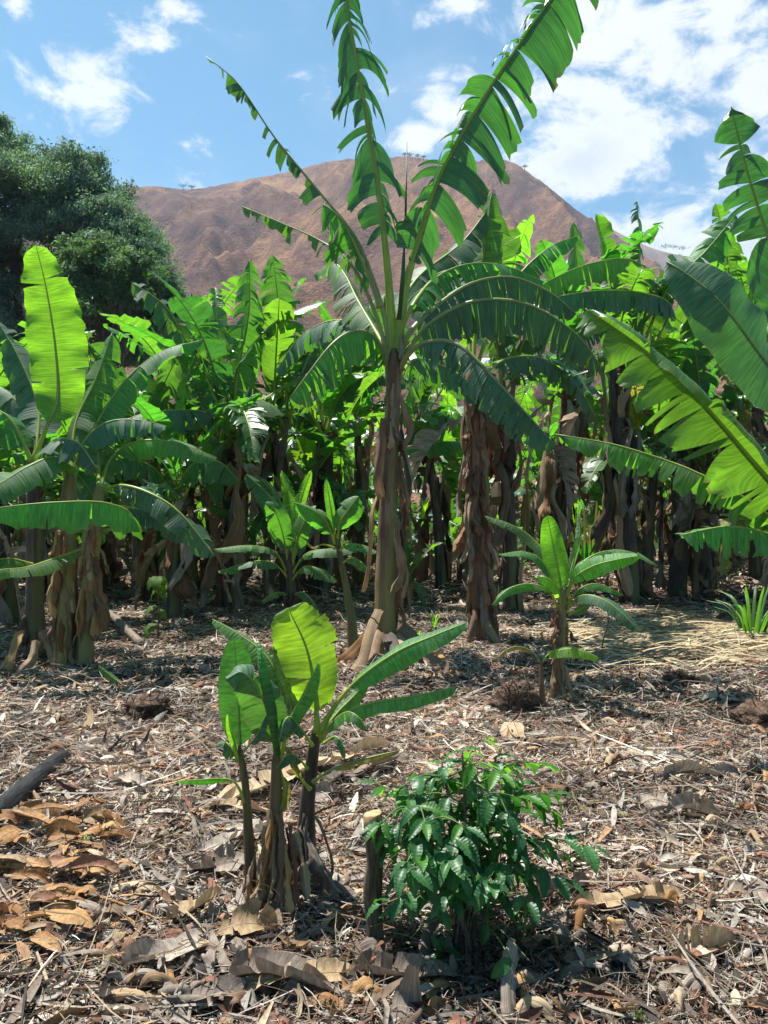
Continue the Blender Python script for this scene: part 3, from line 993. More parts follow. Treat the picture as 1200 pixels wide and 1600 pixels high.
# ------------------------------------------------------------------ banana plant with the shaggy reddish trunk, right of the tall one
def shaggy_plant():
    b = GP(753, 1000)
    D = b.y
    root = thing("banana_plant", "banana plant with shaggy reddish brown trunk right behind the tall one", "banana plant", b)
    q = lambda *pts: [P(p[0], p[1], D + (p[2] if len(p) > 2 else 0)) for p in pts]
    rel = lambda pts: [tuple(Vector(v) - b) for v in pts]
    V, Fq, U = stem_geo(rel(q((755, 1003), (749, 850), (742, 700), (738, 610), (738, 560))), .165, .09, 5, 44, 20, .12, .1)
    link("pseudostem", mesh_np("pseudostem", V, Fq, M_STEM_RED, U), root)
    rr = random.Random(9)
    for i in range(58):
        a = rr.uniform(0, 6.28) if i % 3 else rr.uniform(-2.6, -.5)
        py = rr.uniform(610, 930)
        f = (py - 600) / 400
        rs = .10 + .06 * f
        hang_dry(root, (739 + 15 * f - 600) * D / F + math.cos(a) * rs, D + math.sin(a) * rs, EYE + (800 - py) * D / F, a, rr.uniform(.3, .9), rr.uniform(.035, .075),
                 rr.choice((M_DRY_RED, M_DRY_BROWN, M_DRY_GREY, M_DRY_BROWN, M_DRY_RED)), 500 + i, rr.uniform(.03, .15), crumple=.55)
    hang_dry(root, (735 - 600) * D / F, D - .12, EYE + (800 - 815) * D / F, 3.0, .42, .1, M_DRY_RED, 590, .28)
    L = lambda pts, Wd, mat, **kw: add_leaf(root, q(*pts), Wd, mat, **kw)
    L([(738, 580), (745, 480, .2), (755, 400, .3), (768, 300, .4)], .26, M_LEAF, nh=(-.4, -1, .1), pet=.2, tears=8, hang=.3, seed=51, r0=.03)
    L([(738, 580), (732, 500, .3), (735, 430, .6), (745, 350, .8)], .3, M_LEAF_OLD, nh=(.3, -1, .1), pet=.2, tears=16, hang=.5, rag=.3, seed=52, r0=.03)
    L([(740, 585), (770, 500, .2), (810, 430, .4), (860, 385, .5), (905, 368, .6)], .30, M_LEAF, nh=(-.3, -.6, .8), pet=.2, fold=.4, tears=26, hang=.7, rag=.18, seed=53, r0=.03)
    L([(736, 590), (700, 520, .4), (660, 470, .8), (600, 460, 1.1), (550, 500, 1.3)], .32, M_LEAF_OLD, nh=(0, -.5, 1), pet=.2, fold=.4, tears=20, hang=.7, seed=54, r0=.03)
    L([(740, 600), (790, 560, .5), (850, 560, .8), (900, 600, 1), (930, 650, 1)], .32, M_LEAF_OLD, nh=(0, -.5, 1), pet=.2, fold=.5, tears=26, hang=.9, seed=55, r0=.03)
    L([(736, 600), (710, 560, .5), (670, 570, .9), (640, 610, 1.2), (620, 660, 1.3)], .3, M_LEAF, nh=(0, -.5, 1), pet=.2, fold=.5, tears=26, hang=.9, seed=56, r0=.03)
    for i, (pts, w0, w1, mt) in enumerate((
            (((745, 950, -.15), (740, 985, -.3), (733, 1012, -.35)), .06, .06, M_DRY_BROWN),
            (((757, 962, -.17), (768, 985, -.35), (783, 1012, -.5)), .05, .055, M_DRY_TAN),
            (((765, 940, -.1), (775, 980, -.2), (772, 1005, -.2)), .05, .05, M_DRY_RED))):
        V, Fq, U = strip_geo(rel(q(*pts)), w0, w1, (0, -1, .3), cup=.5, seed=160 + i, crumple=.14)
        link("dry_sheath", mesh_np("dry_sheath", V, Fq, mt, U), root)


shaggy_plant()


# ------------------------------------------------------------------ foreground clump of suckers
def sucker_clump():
    b = GP(440, 1405)
    D = b.y
    root = thing("banana_clump", "clump of three young banana shoots in the foreground left of the stake", "banana plant", b)
    q = lambda *pts: [P(p[0], p[1], D + (p[2] if len(p) > 2 else 0)) for p in pts]
    rel = lambda pts: [tuple(Vector(v) - b) for v in pts]
    for i, (pts, r0, r1, mt) in enumerate((
            (((393, 1385, .02), (388, 1300, .02), (384, 1230, 0), (374, 1165, 0)), .024, .012, M_STEM_GREEN),
            (((428, 1400, 0), (430, 1300, 0), (432, 1230, 0), (432, 1165, 0)), .040, .017, M_STEM),
            (((478, 1335, .12), (481, 1260, .1), (487, 1190, .08), (495, 1130, .06)), .036, .020, M_STEM_DARK))):
        V, Fq, U = stem_geo(rel(q(*pts)), r0, r1, 20 + i, 26, 14, .08, .25)
        link("pseudostem", mesh_np("pseudostem", V, Fq, mt, U), root)
    L = lambda pts, Wd, mat, **kw: add_leaf(root, q(*pts), Wd, mat, **{**dict(r0=.011, vein=1), **kw}) if False else add_leaf(root, q(*pts), Wd, mat, **{**dict(r0=.010), **kw})
    N_ = M_LEAF_NEW
    # left shoot
    L([(375, 1185), (372, 1100, .03), (369, 1040, .05), (366, 998, .06)], .088, M_LEAF, nh=(.1, -1, .1), pet=.10, fold=.12, curl=.15, tears=0, hang=0, ripple=.05, seed=61, r0=.006)
    L([(378, 1200), (368, 1165, -.02), (360, 1140, -.03), (356, 1115, -.04)], .020, N_, nh=(.9, -.5, .1), pet=.15, fold=.5, curl=.3, tears=0, hang=0, seed=62, r0=.006)
    L([(384, 1250), (368, 1222, -.03), (345, 1216, -.06), (312, 1218, -.1), (275, 1220, -.12)], .022, N_, nh=(0, -.2, 1), pet=.35, fold=.5, curl=.2, tears=0, seed=63, r0=.008)
    L([(376, 1180), (400, 1150, -.04), (412, 1125, -.05), (420, 1110, -.05)], .03, M_LEAF_OLD, nh=(-.6, -1, .2), pet=.3, tears=0, fold=.4, seed=64, r0=.006)
    L([(372, 1190, -.02), (362, 1170, -.06), (352, 1160, -.08), (348, 1168, -.1)], .05, M_LEAF_OLD, nh=(0, -.5, 1), pet=.3, tears=1, fold=.6, hang=.6, seed=65, r0=.005)
    # middle shoot
    L([(432, 1185), (420, 1120, -.05), (402, 1075, -.09), (378, 1050, -.13), (352, 1062, -.16)], .105, M_LEAF_OLD, nh=((.2, -1, .3), (-.2, -.7, .9)), pet=.14, fold=.25, curl=.35, tears=1, hang=.3, ripple=.09, seed=66, r0=.009)
    V, Fq, U = tube([Vector(v) for v in rel(q((434, 1180, -.06), (424, 1110, -.07), (412, 1050, -.075), (404, 1004, -.08)))], [.012, .022, .021, .008], 10, wob=.05)
    link("spear_leaf", mesh_np("spear_leaf", V, Fq, M_LEAF, U), root)
    L([(435, 1185), (452, 1125, -.03), (475, 1085, -.04), (497, 1035, -.05)], .052, M_LEAF, nh=(-.9, -.7, .3), pet=.2, fold=.55, curl=.3, tears=0, hang=0, seed=67, r0=.009)
    L([(436, 1175, .04), (442, 1090, .10), (420, 1030, .15), (380, 995, .2), (332, 967, .25)], .062, M_LEAF, nh=(.2, -.6, 1), pet=.35, fold=.3, curl=.3, tears=0, hang=.1, seed=68, r0=.009)
    L([(438, 1180, .03), (455, 1110, .08), (440, 1050, .10), (425, 1010, .12)], .08, M_LEAF_OLD, nh=(-.5, -1, .2), pet=.25, tears=2, fold=.3, hang=.3, seed=69, r0=.009)
    L([(436, 1200), (446, 1230, -.02), (440, 1260, -.02), (428, 1275, -.03)], .03, M_LEAF_YEL, nh=(0, -1, .2), pet=.15, tears=2, seed=70, r0=.006)
    # right shoot
    L([(496, 1145), (492, 1080, .02), (478, 1010, .03), (450, 950, .02)], .145, N_, nh=(.15, -1, .05), pet=.16, fold=.06, curl=.1, tears=2, hang=.05, ripple=.07, rag=.1, seed=71, r0=.013, dens=40, tip=.26, pk=1.15)
    L([(498, 1145), (520, 1105, -.03), (560, 1060, -.08), (620, 1018, -.12), (680, 992, -.16), (730, 972, -.2)], .075, M_LEAF, nh=(-.3, -.75, .8), pet=.30, fold=.25, curl=.3, tears=0, hang=.12, ripple=.06, seed=72, r0=.013)
    L([(500, 1150), (535, 1115, -.06), (580, 1098, -.10), (640, 1088, -.14), (712, 1074, -.18)], .062, M_LEAF, nh=(0, -.55, 1), pet=.22, fold=.3, curl=.4, tears=0, hang=.15, ripple=.07, seed=73, r0=.012)
    L([(500, 1155), (522, 1125, -.08), (542, 1112, -.13), (560, 1120, -.17), (572, 1140, -.18)], .05, M_LEAF, nh=(0, -.6, 1), pet=.2, fold=.4, curl=.4, tears=2, hang=.4, seed=74, r0=.008)
    L([(495, 1150, .04), (530, 1110, .1), (555, 1085, .14), (575, 1060, .16)], .045, M_LEAF, nh=(-.3, -.8, .5), pet=.3, tears=0, seed=75, r0=.008)
    L([(490, 1165), (472, 1140, -.03), (455, 1120, -.06), (444, 1128, -.09), (436, 1160, -.1)], .05, M_LEAF_OLD, nh=(0, -.6, 1), pet=.2, fold=.4, tears=2, hang=.5, seed=76, r0=.008)
    L([(488, 1220), (510, 1205, -.04), (550, 1190, -.06), (590, 1180, -.06), (625, 1172, -.05)], .032, M_LEAF_YEL, nh=(0, -.5, 1), pet=.3, fold=.4, tears=4, hang=.5, seed=77, r0=.009, rib=M_RIB_OLD)
    L([(484, 1235), (462, 1205, -.04), (452, 1180, -.06), (446, 1165, -.07)], .022, M_LEAF_YEL, nh=(-.4, -1, .2), pet=.3, tears=2, seed=78, r0=.008)
    L([(482, 1200), (462, 1180, -.05), (448, 1180, -.1), (432, 1200, -.13)], .045, M_LEAF_OLD, nh=(0, -.6, 1), pet=.2, fold=.5, tears=1, hang=.5, seed=79, r0=.007)
    L([(505, 1160, .02), (524, 1150, .0), (535, 1165, -.03), (538, 1185, -.04)], .03, M_LEAF_OLD, nh=(0, -.5, 1), pet=.2, fold=.5, tears=1, hang=.5, seed=80, r0=.007)
    # dry sheaths round the foot
    rr = random.Random(12)
    for k in range(40):
        a = rr.uniform(-2.9, .1) if k % 4 else rr.uniform(0, 6.28)
        sx, sd = ((430, 0), (430, 0), (478, .1))[k % 3]
        py = rr.uniform(1258, 1335) if k < 28 else rr.uniform(1320, 1365)
        v = P(sx + rr.gauss(0, 9), py, D + sd)
        hang_dry(root, v.x + math.cos(a) * .035, v.y + math.sin(a) * .035, v.z, a, max(.06, v.z - b.z - rr.uniform(-.01, .10)), rr.uniform(.014, .034),
                 rr.choice((M_DRY_BROWN, M_DRY_RED, M_DRY_BROWN, M_DRY_DARK, M_DRY_ORANGE if sx < 450 else M_DRY_GREY, M_DRY_DARK)), 700 + k, rr.uniform(.015, .055) + (.05 if sx > 450 and a > -1 else 0), name="dry_sheath", crumple=.22, cup=.8)
    for k, (pts, w, mt) in enumerate(((((470, 1290, .06), (490, 1330, .02), (508, 1365, -.02), (530, 1400, -.05)), .05, M_DRY_GREY), (((480, 1320, .05), (500, 1360, 0), (512, 1400, -.05)), .045, M_DRY_BROWN),
                                      (((412, 1290, -.05), (408, 1350, -.09), (398, 1412, -.12)), .032, M_DRY_TAN), (((436, 1272, -.07), (438, 1340, -.12), (432, 1412, -.17)), .036, M_DRY_BROWN),
                                      (((452, 1290, -.04), (458, 1350, -.10), (462, 1415, -.14)), .036, M_DRY_RED), (((462, 1300, 0), (474, 1350, -.06), (482, 1405, -.10)), .036, M_DRY_TAN),
                                      (((400, 1330, -.03), (394, 1370, -.06), (386, 1408, -.08)), .024, M_DRY_BROWN), (((428, 1310, -.10), (424, 1360, -.15), (418, 1422, -.2)), .024, M_DRY_TAN),
                                      (((446, 1320, -.1), (450, 1370, -.15), (455, 1428, -.2)), .026, M_DRY_ORANGE), (((490, 1340, .08), (506, 1375, .05), (520, 1398, .03)), .03, M_DRY_TAN),
                                      (((425, 1280, -.06), (416, 1340, -.10), (404, 1405, -.13)), .03, M_DRY_ORANGE), (((445, 1330, -.08), (444, 1370, -.12), (440, 1425, -.16)), .022, M_DRY_GREY))):
        V, Fq, U = strip_geo(rel(q(*pts)), w * .55, w * .9, (.3 - .12 * (k % 5), -1, .4), cup=.8, seed=760 + k, crumple=.42, ragged=.7, n=22, m=8)
        link("dry_sheath", mesh_np("dry_sheath", V, Fq, mt, U), root)


sucker_clump()


# ------------------------------------------------------------------ young plant at the right and the small one before it
def young_plants():
    b = GP(872, 1097)
    D = b.y
    root = thing("young_banana_plant", "young banana plant with a ring of bright leaves at the right, shaggy brown stem", "banana plant", b)
    q = lambda *pts: [P(p[0], p[1], D + (p[2] if len(p) > 2 else 0)) for p in pts]
    rel = lambda pts: [tuple(Vector(v) - b) for v in pts]
    V, Fq, U = stem_geo(rel(q((871, 1100), (873, 1030), (877, 970), (880, 920))), .055, .034, 30, 26, 14, .12, .2)
    link("pseudostem", mesh_np("pseudostem", V, Fq, M_STEM, U), root)
    L = lambda pts, Wd, mat, **kw: add_leaf(root, q(*pts), Wd, mat, **{**dict(r0=.013, tears=1), **kw})
    L([(879, 935), (872, 890, .02), (863, 845, .03), (855, 806, .02)], .115, M_LEAF_NEW, nh=(.1, -1, .1), pet=.1, fold=.12, curl=.2, hang=.05, seed=81, tears=0)
    L([(876, 930), (855, 870, .1), (825, 835, .2), (790, 816, .25), (757, 806, .3)], .085, M_LEAF, nh=(.2, -.5, 1), pet=.2, fold=.3, curl=.3, hang=.2, seed=82)
    L([(874, 935), (850, 880, .0), (820, 862, 0), (778, 866, -.05)], .075, M_LEAF, nh=(0, -.4, 1), pet=.25, fold=.3, curl=.3, hang=.2, seed=83)
    L([(874, 950), (855, 920, -.1), (825, 912, -.2), (795, 920, -.3), (768, 945, -.35)], .08, M_LEAF, nh=(0, -.5, 1), pet=.2, fold=.35, curl=.3, hang=.3, seed=84, tears=3)
    L([(884, 935), (905, 885, .15), (940, 862, .25), (985, 862, .3), (1030, 884, .3)], .085, M_LEAF, nh=(0, -.45, 1), pet=.2, fold=.25, curl=.35, hang=.25, seed=85, tears=3)
    L([(883, 935), (895, 905, -.1), (925, 885, -.2), (960, 875, -.25), (1000, 868, -.3)], .10, M_LEAF_NEW, nh=(-.2, -.9, .5), pet=.2, fold=.15, curl=.2, hang=.1, seed=86, tears=2)
    L([(885, 945), (905, 920, .05), (935, 912, .1), (975, 930, .1)], .07, M_LEAF, nh=(0, -.5, 1), pet=.2, fold=.4, curl=.3, hang=.3, seed=87, tears=3)
    L([(885, 950), (908, 930, -.2), (940, 935, -.35), (972, 958, -.45), (1000, 988, -.5)], .10, M_LEAF_OLD, nh=(.1, -.8, .7), pet=.15, fold=.3, curl=.2, hang=.2, seed=88, tears=1)
    L([(879, 950), (872, 920, -.15), (858, 905, -.3), (838, 900, -.45)], .085, M_LEAF_NEW, nh=(.2, -.9, .6), pet=.2, fold=.2, curl=.2, seed=89)
    L([(888, 960), (910, 950, .0), (920, 935, .05)], .05, M_LEAF, nh=(-.2, -.8, .5), pet=.2, seed=90)
    L([(880, 930), (895, 880, .3), (905, 840, .4), (905, 800, .5)], .05, M_LEAF, nh=(.5, -1, 0), pet=.3, seed=91)
    rr = random.Random(4)
    for i in range(26):
        a = rr.uniform(0, 6.28) if i % 2 else rr.uniform(-2.7, -.4)
        py = rr.uniform(945, 1060)
        v = P(879 - (py - 940) * .05, py, D)
        hang_dry(root, v.x + math.cos(a) * .04, v.y + math.sin(a) * .04, v.z, a, rr.uniform(.12, .32), rr.uniform(.018, .04), rr.choice((M_DRY_BROWN, M_DRY_ORANGE, M_DRY_RED, M_DRY_GREY)), 800 + i, rr.uniform(.02, .09), crumple=.5)
    # small plant just in front
    b = GP(848, 1108)
    D = b.y
    root = thing("young_banana_plant", "small thin banana shoot with one bright leaf and one yellowed leaf before the young plant", "banana plant", b)
    V, Fq, U = stem_geo([tuple(Vector(v) - b) for v in q((848, 1112), (846, 1070), (845, 1025))], .026, .012, 31, 16, 10, .12)
    link("pseudostem", mesh_np("pseudostem", V, Fq, M_STEM_RED, U), root)
    L2 = lambda pts, Wd, mat, **kw: add_leaf(root, [P(p[0], p[1], D + (p[2] if len(p) > 2 else 0)) for p in pts], Wd, mat, **{**dict(r0=.008, tears=1), **kw})
    L2([(846, 1035), (858, 1022, -.03), (885, 1014, -.1), (912, 1018, -.14), (936, 1028, -.15)], .075, M_LEAF_NEW, nh=(.05, -.85, .8), pet=.15, fold=.3, curl=.35, hang=.2, seed=92, tears=0)
    L2([(845, 1035), (832, 1018, -.03), (810, 1010, -.06), (790, 1016, -.08), (776, 1030, -.1)], .04, M_LEAF_YEL, nh=(0, -.6, 1), pet=.25, fold=.5, hang=.7, seed=93, tears=7, rib=M_RIB_OLD, label="yellowed leaf going brown")


young_plants()


# ------------------------------------------------------------------ two half-grown plants left of the tall one
def halfgrown():
    b = GP(456, 990)
    D = b.y
    root = thing("young_banana_plant", "half-grown banana plant with broad leaves left of the tall one, dark stem", "banana plant", b)
    q = lambda *pts: [P(p[0], p[1], D + (p[2] if len(p) > 2 else 0)) for p in pts]
    V, Fq, U = stem_geo([tuple(Vector(v) - b) for v in q((457, 992), (454, 930), (452, 860))], .075, .04, 32, 20, 12, .1)
    link("pseudostem", mesh_np("pseudostem", V, Fq, M_STEM_DARK, U), root)
    L = lambda pts, Wd, mat, **kw: add_leaf(root, q(*pts), Wd, mat, **{**dict(r0=.018, tears=3, hang=.25, fold=.3), **kw})
    L([(453, 880), (460, 825, .05), (472, 775, .1), (487, 734, .1)], .10, M_LEAF_NEW, nh=(.2, -1, .1), pet=.35, seed=101, fold=.15, tears=1)
    L([(452, 880), (446, 820, .05), (420, 775, .15), (384, 740, .2)], .20, M_LEAF, nh=(.4, -.9, .4), pet=.22, seed=102)
    L([(451, 885), (442, 835, -.1), (430, 800, -.2), (415, 785, -.25)], .19, M_LEAF, nh=(.2, -1, .3), pet=.25, seed=103)
    L([(450, 895), (430, 862, -.1), (390, 852, -.2), (333, 858, -.3)], .12, M_LEAF, nh=(0, -.4, 1), pet=.2, seed=104, tears=5)
    L([(450, 900), (425, 878, -.2), (390, 878, -.3), (340, 893, -.35)], .13, M_LEAF, nh=(0, -.4, 1), pet=.2, seed=105, tears=7, hang=.6)
    L([(455, 895), (478, 865, -.1), (510, 858, -.2), (560, 858, -.25)], .14, M_LEAF, nh=(0, -.4, 1), pet=.2, seed=106, tears=4)
    L([(455, 905), (475, 885, -.2), (500, 890, -.3), (528, 908, -.35)], .15, M_LEAF, nh=(0, -.6, 1), pet=.2, seed=107, tears=3)
    L([(453, 930), (438, 925, -.2), (422, 930, -.3), (408, 940, -.35)], .08, M_LEAF, nh=(0, -.6, 1), pet=.2, seed=108)
    L([(456, 930), (472, 925, -.2), (488, 940, -.25), (496, 965, -.3)], .11, M_LEAF_OLD, nh=(.2, -.8, .7), pet=.2, seed=109)
    L([(454, 890), (470, 840, .3), (485, 815, .5), (510, 800, .6)], .16, M_LEAF_OLD, nh=(0, -.8, .6), pet=.2, seed=110)
    L([(452, 880), (440, 815, .2), (425, 770, .3), (405, 745, .35)], .17, M_LEAF, nh=(.3, -1, .2), pet=.25, seed=117)
    L([(454, 885), (468, 830, -.15), (490, 800, -.25), (512, 812, -.3)], .17, M_LEAF, nh=(-.2, -.9, .5), pet=.25, seed=118)
    L([(452, 880), (455, 820, .2), (450, 770, .3), (440, 735, .35)], .15, M_LEAF_NEW, nh=(.1, -1, .1), pet=.25, seed=119)
    for i in range(9):
        a = random.Random(i).uniform(0, 6.28)
        hang_dry(root, b.x + math.cos(a) * .06, b.y + math.sin(a) * .06, b.z + random.Random(i + 5).uniform(.3, .9), a, .35, .05, M_DRY_DARK, 850 + i, .06, crumple=.5)
    b = GP(552, 1018)
    D = b.y
    root = thing("young_banana_plant", "slim half-grown banana plant leaning left with a pointed new leaf", "banana plant", b)
    V, Fq, U = stem_geo([tuple(Vector(v) - b) for v in q((553, 1020), (547, 950), (536, 890), (525, 835))], .06, .026, 33, 24, 12, .08)
    link("pseudostem", mesh_np("pseudostem", V, Fq, M_STEM_GREEN, U), root)
    L([(525, 845), (519, 805, 0), (514, 775, 0), (510, 748, 0)], .065, M_LEAF_NEW, nh=(.3, -1, 0), pet=.15, seed=111, fold=.3, tears=0)
    L([(526, 845), (532, 815, -.1), (545, 795, -.15), (560, 775, -.15)], .19, M_LEAF, nh=(-.2, -1, .2), pet=.2, seed=112, tears=1)
    L([(525, 850), (508, 812, -.1), (485, 795, -.2), (460, 785, -.25)], .19, M_LEAF, nh=(.2, -.9, .4), pet=.18, seed=113, tears=2)
    L([(528, 860), (545, 850, -.1), (568, 852, -.15), (590, 862, -.2)], .11, M_LEAF, nh=(0, -.5, 1), pet=.2, seed=114)
    L([(532, 880), (548, 872, -.1), (564, 878, -.15), (578, 893, -.2)], .10, M_LEAF, nh=(.2, -.7, .8), pet=.2, seed=115)
    L([(524, 855), (505, 850, -.1), (490, 855, -.15), (478, 845, -.15)], .03, M_LEAF_YEL, nh=(0, -.5, 1), pet=.5, seed=116)


halfgrown()


# ------------------------------------------------------------------ three-stemmed clump at the left
def left_clump():
    b = GP(100, 1040)
    D = b.y
    q = lambda *pts: [P(p[0], p[1], D + (p[2] if len(p) > 2 else 0)) for p in pts]
    rr = random.Random(21)
    specs = (
        ("smooth brown leftmost stem", "banana plant with smooth brown stem, leftmost of the three at the left edge", ((54, 1030), (54, 900), (54, 780), (52, 700)), .095, M_STEM_DARK,
         [([(52, 720), (75, 660), (90, 620, .1), (86, 540, .12), (72, 450, .1), (56, 383, .05)], .35, M_LEAF_NEW, dict(nh=(.15, -1, 0), pet=.18, fold=.08, curl=.12, tears=2, hang=.05, rag=.08, ripple=.05, seed=121)),
          ([(50, 720), (20, 660), (-10, 640), (-60, 660)], .3, M_LEAF, dict(nh=(0, -.5, 1), fold=.4, tears=16, hang=.6, seed=122)),
          ([(52, 730), (60, 640, .4), (30, 560, .6), (-5, 500, .7)], .3, M_LEAF_OLD, dict(nh=(.4, -.9, .3), fold=.3, tears=10, hang=.4, seed=123)),
          ([(48, 760), (20, 740, -.3), (-20, 745, -.5), (-70, 790, -.6)], .3, M_LEAF, dict(nh=(0, -.4, 1), fold=.3, tears=12, hang=.5, seed=124)),
          ([(50, 880), (10, 872, -.3), (-40, 885, -.5)], .2, M_LEAF, dict(nh=(0, -.4, 1), tears=8, hang=.5, seed=125)),
          ([(54, 740), (80, 690, -.3), (120, 690, -.5), (150, 730, -.6)], .3, M_LEAF_OLD, dict(nh=(0, -.5, 1), fold=.5, tears=14, hang=.6, seed=126))]),
        ("middle", "banana plant with rough flaking stem between two others at the left edge", ((99, 1045), (103, 930), (107, 830), (109, 735)), .10, M_STEM,
         [([(109, 750), (130, 690), (165, 660), (210, 655), (260, 665)], .3, M_LEAF_OLD, dict(nh=(0, -.5, 1), fold=.4, tears=12, hang=.5, seed=131)),
          ([(108, 760), (90, 715, -.4), (50, 725, -.6), (0, 755, -.8), (-60, 790, -.9)], .28, M_LEAF, dict(nh=(.1, -.45, 1), fold=.2, tears=6, hang=.2, seed=132)),
          ([(110, 755), (140, 680, .3), (190, 600, .5), (250, 550, .6), (320, 530, .6)], .28, M_LEAF, dict(nh=(-.2, -.6, .8), fold=.3, tears=6, hang=.3, seed=133)),
          ([(109, 745), (118, 660, .3), (150, 590, .5), (175, 520, .6)], .28, M_LEAF, dict(nh=(-.3, -1, .1), fold=.3, tears=10, hang=.4, seed=134)),
          ([(108, 750), (60, 680, .4), (20, 620, .6), (-30, 590, .8)], .28, M_LEAF_OLD, dict(nh=(0, -.5, 1), fold=.3, tears=14, hang=.6, seed=135))]),
        ("right", "banana plant with stem leaning right and orange dry sheath scraps at the left", ((129, 1042), (138, 930), (148, 830), (154, 760)), .085, M_STEM,
         [([(154, 770), (185, 757, -.2), (230, 768, -.35), (280, 800, -.45), (335, 868, -.5)], .26, M_LEAF_OLD, dict(nh=(.1, -.7, .8), fold=.4, tears=16, hang=.6, gap=.05, seed=141)),
          ([(154, 790), (190, 790, .2), (240, 800, .3), (290, 825, .3), (330, 850, .3)], .24, M_LEAF_OLD, dict(nh=(0, -.6, 1), fold=.5, tears=20, hang=.8, seed=142)),
          ([(150, 830), (185, 822, -.4), (203, 800, -.8), (160, 784, -1.1), (90, 784, -1.3), (20, 790, -1.4), (-50, 800, -1.4)], .30, M_LEAF,
           dict(nh=(0, -.55, 1), pet=.22, fold=.5, curl=.5, tears=12, hang=.8, gap=.12, rag=.12, ripple=.07, seed=143)),
          ([(153, 780), (170, 720, .3), (210, 690, .5), (270, 690, .5), (340, 715, .5)], .26, M_LEAF, dict(nh=(0, -.5, 1), fold=.3, tears=12, hang=.5, seed=144)),
          ([(146, 850), (90, 870, -.8), (40, 886, -1.2), (0, 890, -1.4), (-40, 905, -1.5)], .15, M_LEAF, dict(nh=(0, -.6, 1), pet=.2, tears=10, hang=.5, seed=146)),
          ([(155, 770), (150, 700, .4), (130, 640, .6), (140, 560, .8)], .28, M_LEAF, dict(nh=(.2, -1, .2), fold=.3, tears=8, hang=.4, seed=145))]))
    for k, (nm, label, st, r, mt, leaves) in enumerate(specs):
        bb = GP(st[0][0], st[0][1] if st[0][1] > 1000 else 1040)
        root = thing("banana_plant", label, "banana plant", bb)
        dq = bb.y - D
        V, Fq, U = stem_geo([tuple(P(p[0], p[1], D + dq) - bb) for p in st], r * 1.15, r * .7, 40 + k, 36, 16, .08, .15)
        link("pseudostem", mesh_np("pseudostem", V, Fq, mt, U), root)
        for (pts, Wd, lm, kw) in leaves:
            kw = {**dict(pet=.16, r0=.026), **kw}
            add_leaf(root, q(*pts), Wd, lm, **kw)
        for i in range((5, 22, 24)[k]):
            a = rr.uniform(0, 6.28) if i % 2 else rr.uniform(-2.7, -.4)
            f = rr.uniform(.0, .62) if k else rr.uniform(0, .15)
            i0 = f * 3
            j = min(2, int(i0)); g = i0 - j
            px = st[j][0] * (1 - g) + st[j + 1][0] * g; py = st[j][1] * (1 - g) + st[j + 1][1] * g - 30
            v = P(px, py, D + dq)
            hang_dry(root, v.x + math.cos(a) * r, v.y + math.sin(a) * r, v.z, a, min(rr.uniform(.2, .6), max(.15, v.z - .02)), rr.uniform(.03, .07),
                     rr.choice((M_DRY_BROWN, M_DRY_ORANGE, M_DRY_TAN, M_DRY_RED) if k else (M_DRY_BROWN, M_DRY_DARK)), 900 + 40 * k + i, rr.uniform(.02, .1), crumple=.4)
        if k == 0:
            for i, (pts, mt2) in enumerate(((((30, 985, -.1), (22, 1010, -.3), (8, 1045, -.5)), M_DRY_ORANGE), (((55, 1000, -.2), (50, 1030, -.3), (30, 1050, -.4)), M_DRY_BROWN), (((66, 985, -.1), (80, 1020, -.2), (90, 1040, -.25)), M_DRY_TAN))):
                V, Fq, U = strip_geo([tuple(P(p[0], p[1], D + p[2]) - bb) for p in pts], .05, .06, (0, -1, .4), seed=950 + i, crumple=.2)
                link("dry_sheath", mesh_np("dry_sheath", V, Fq, mt2, U), root)
        if k == 2:
            V, Fq, U = strip_geo([tuple(P(p[0], p[1], D + p[2]) - bb) for p in ((158, 945, -.2), (163, 965, -.28), (160, 985, -.3))], .06, .06, (.2, -1, .3), seed=960, crumple=.2)
            o = link("dry_sheath", mesh_np("dry_sheath", V, Fq, M_DRY_ORANGE, U), root)
            o['label'] = "orange cut sheath stub"


left_clump()


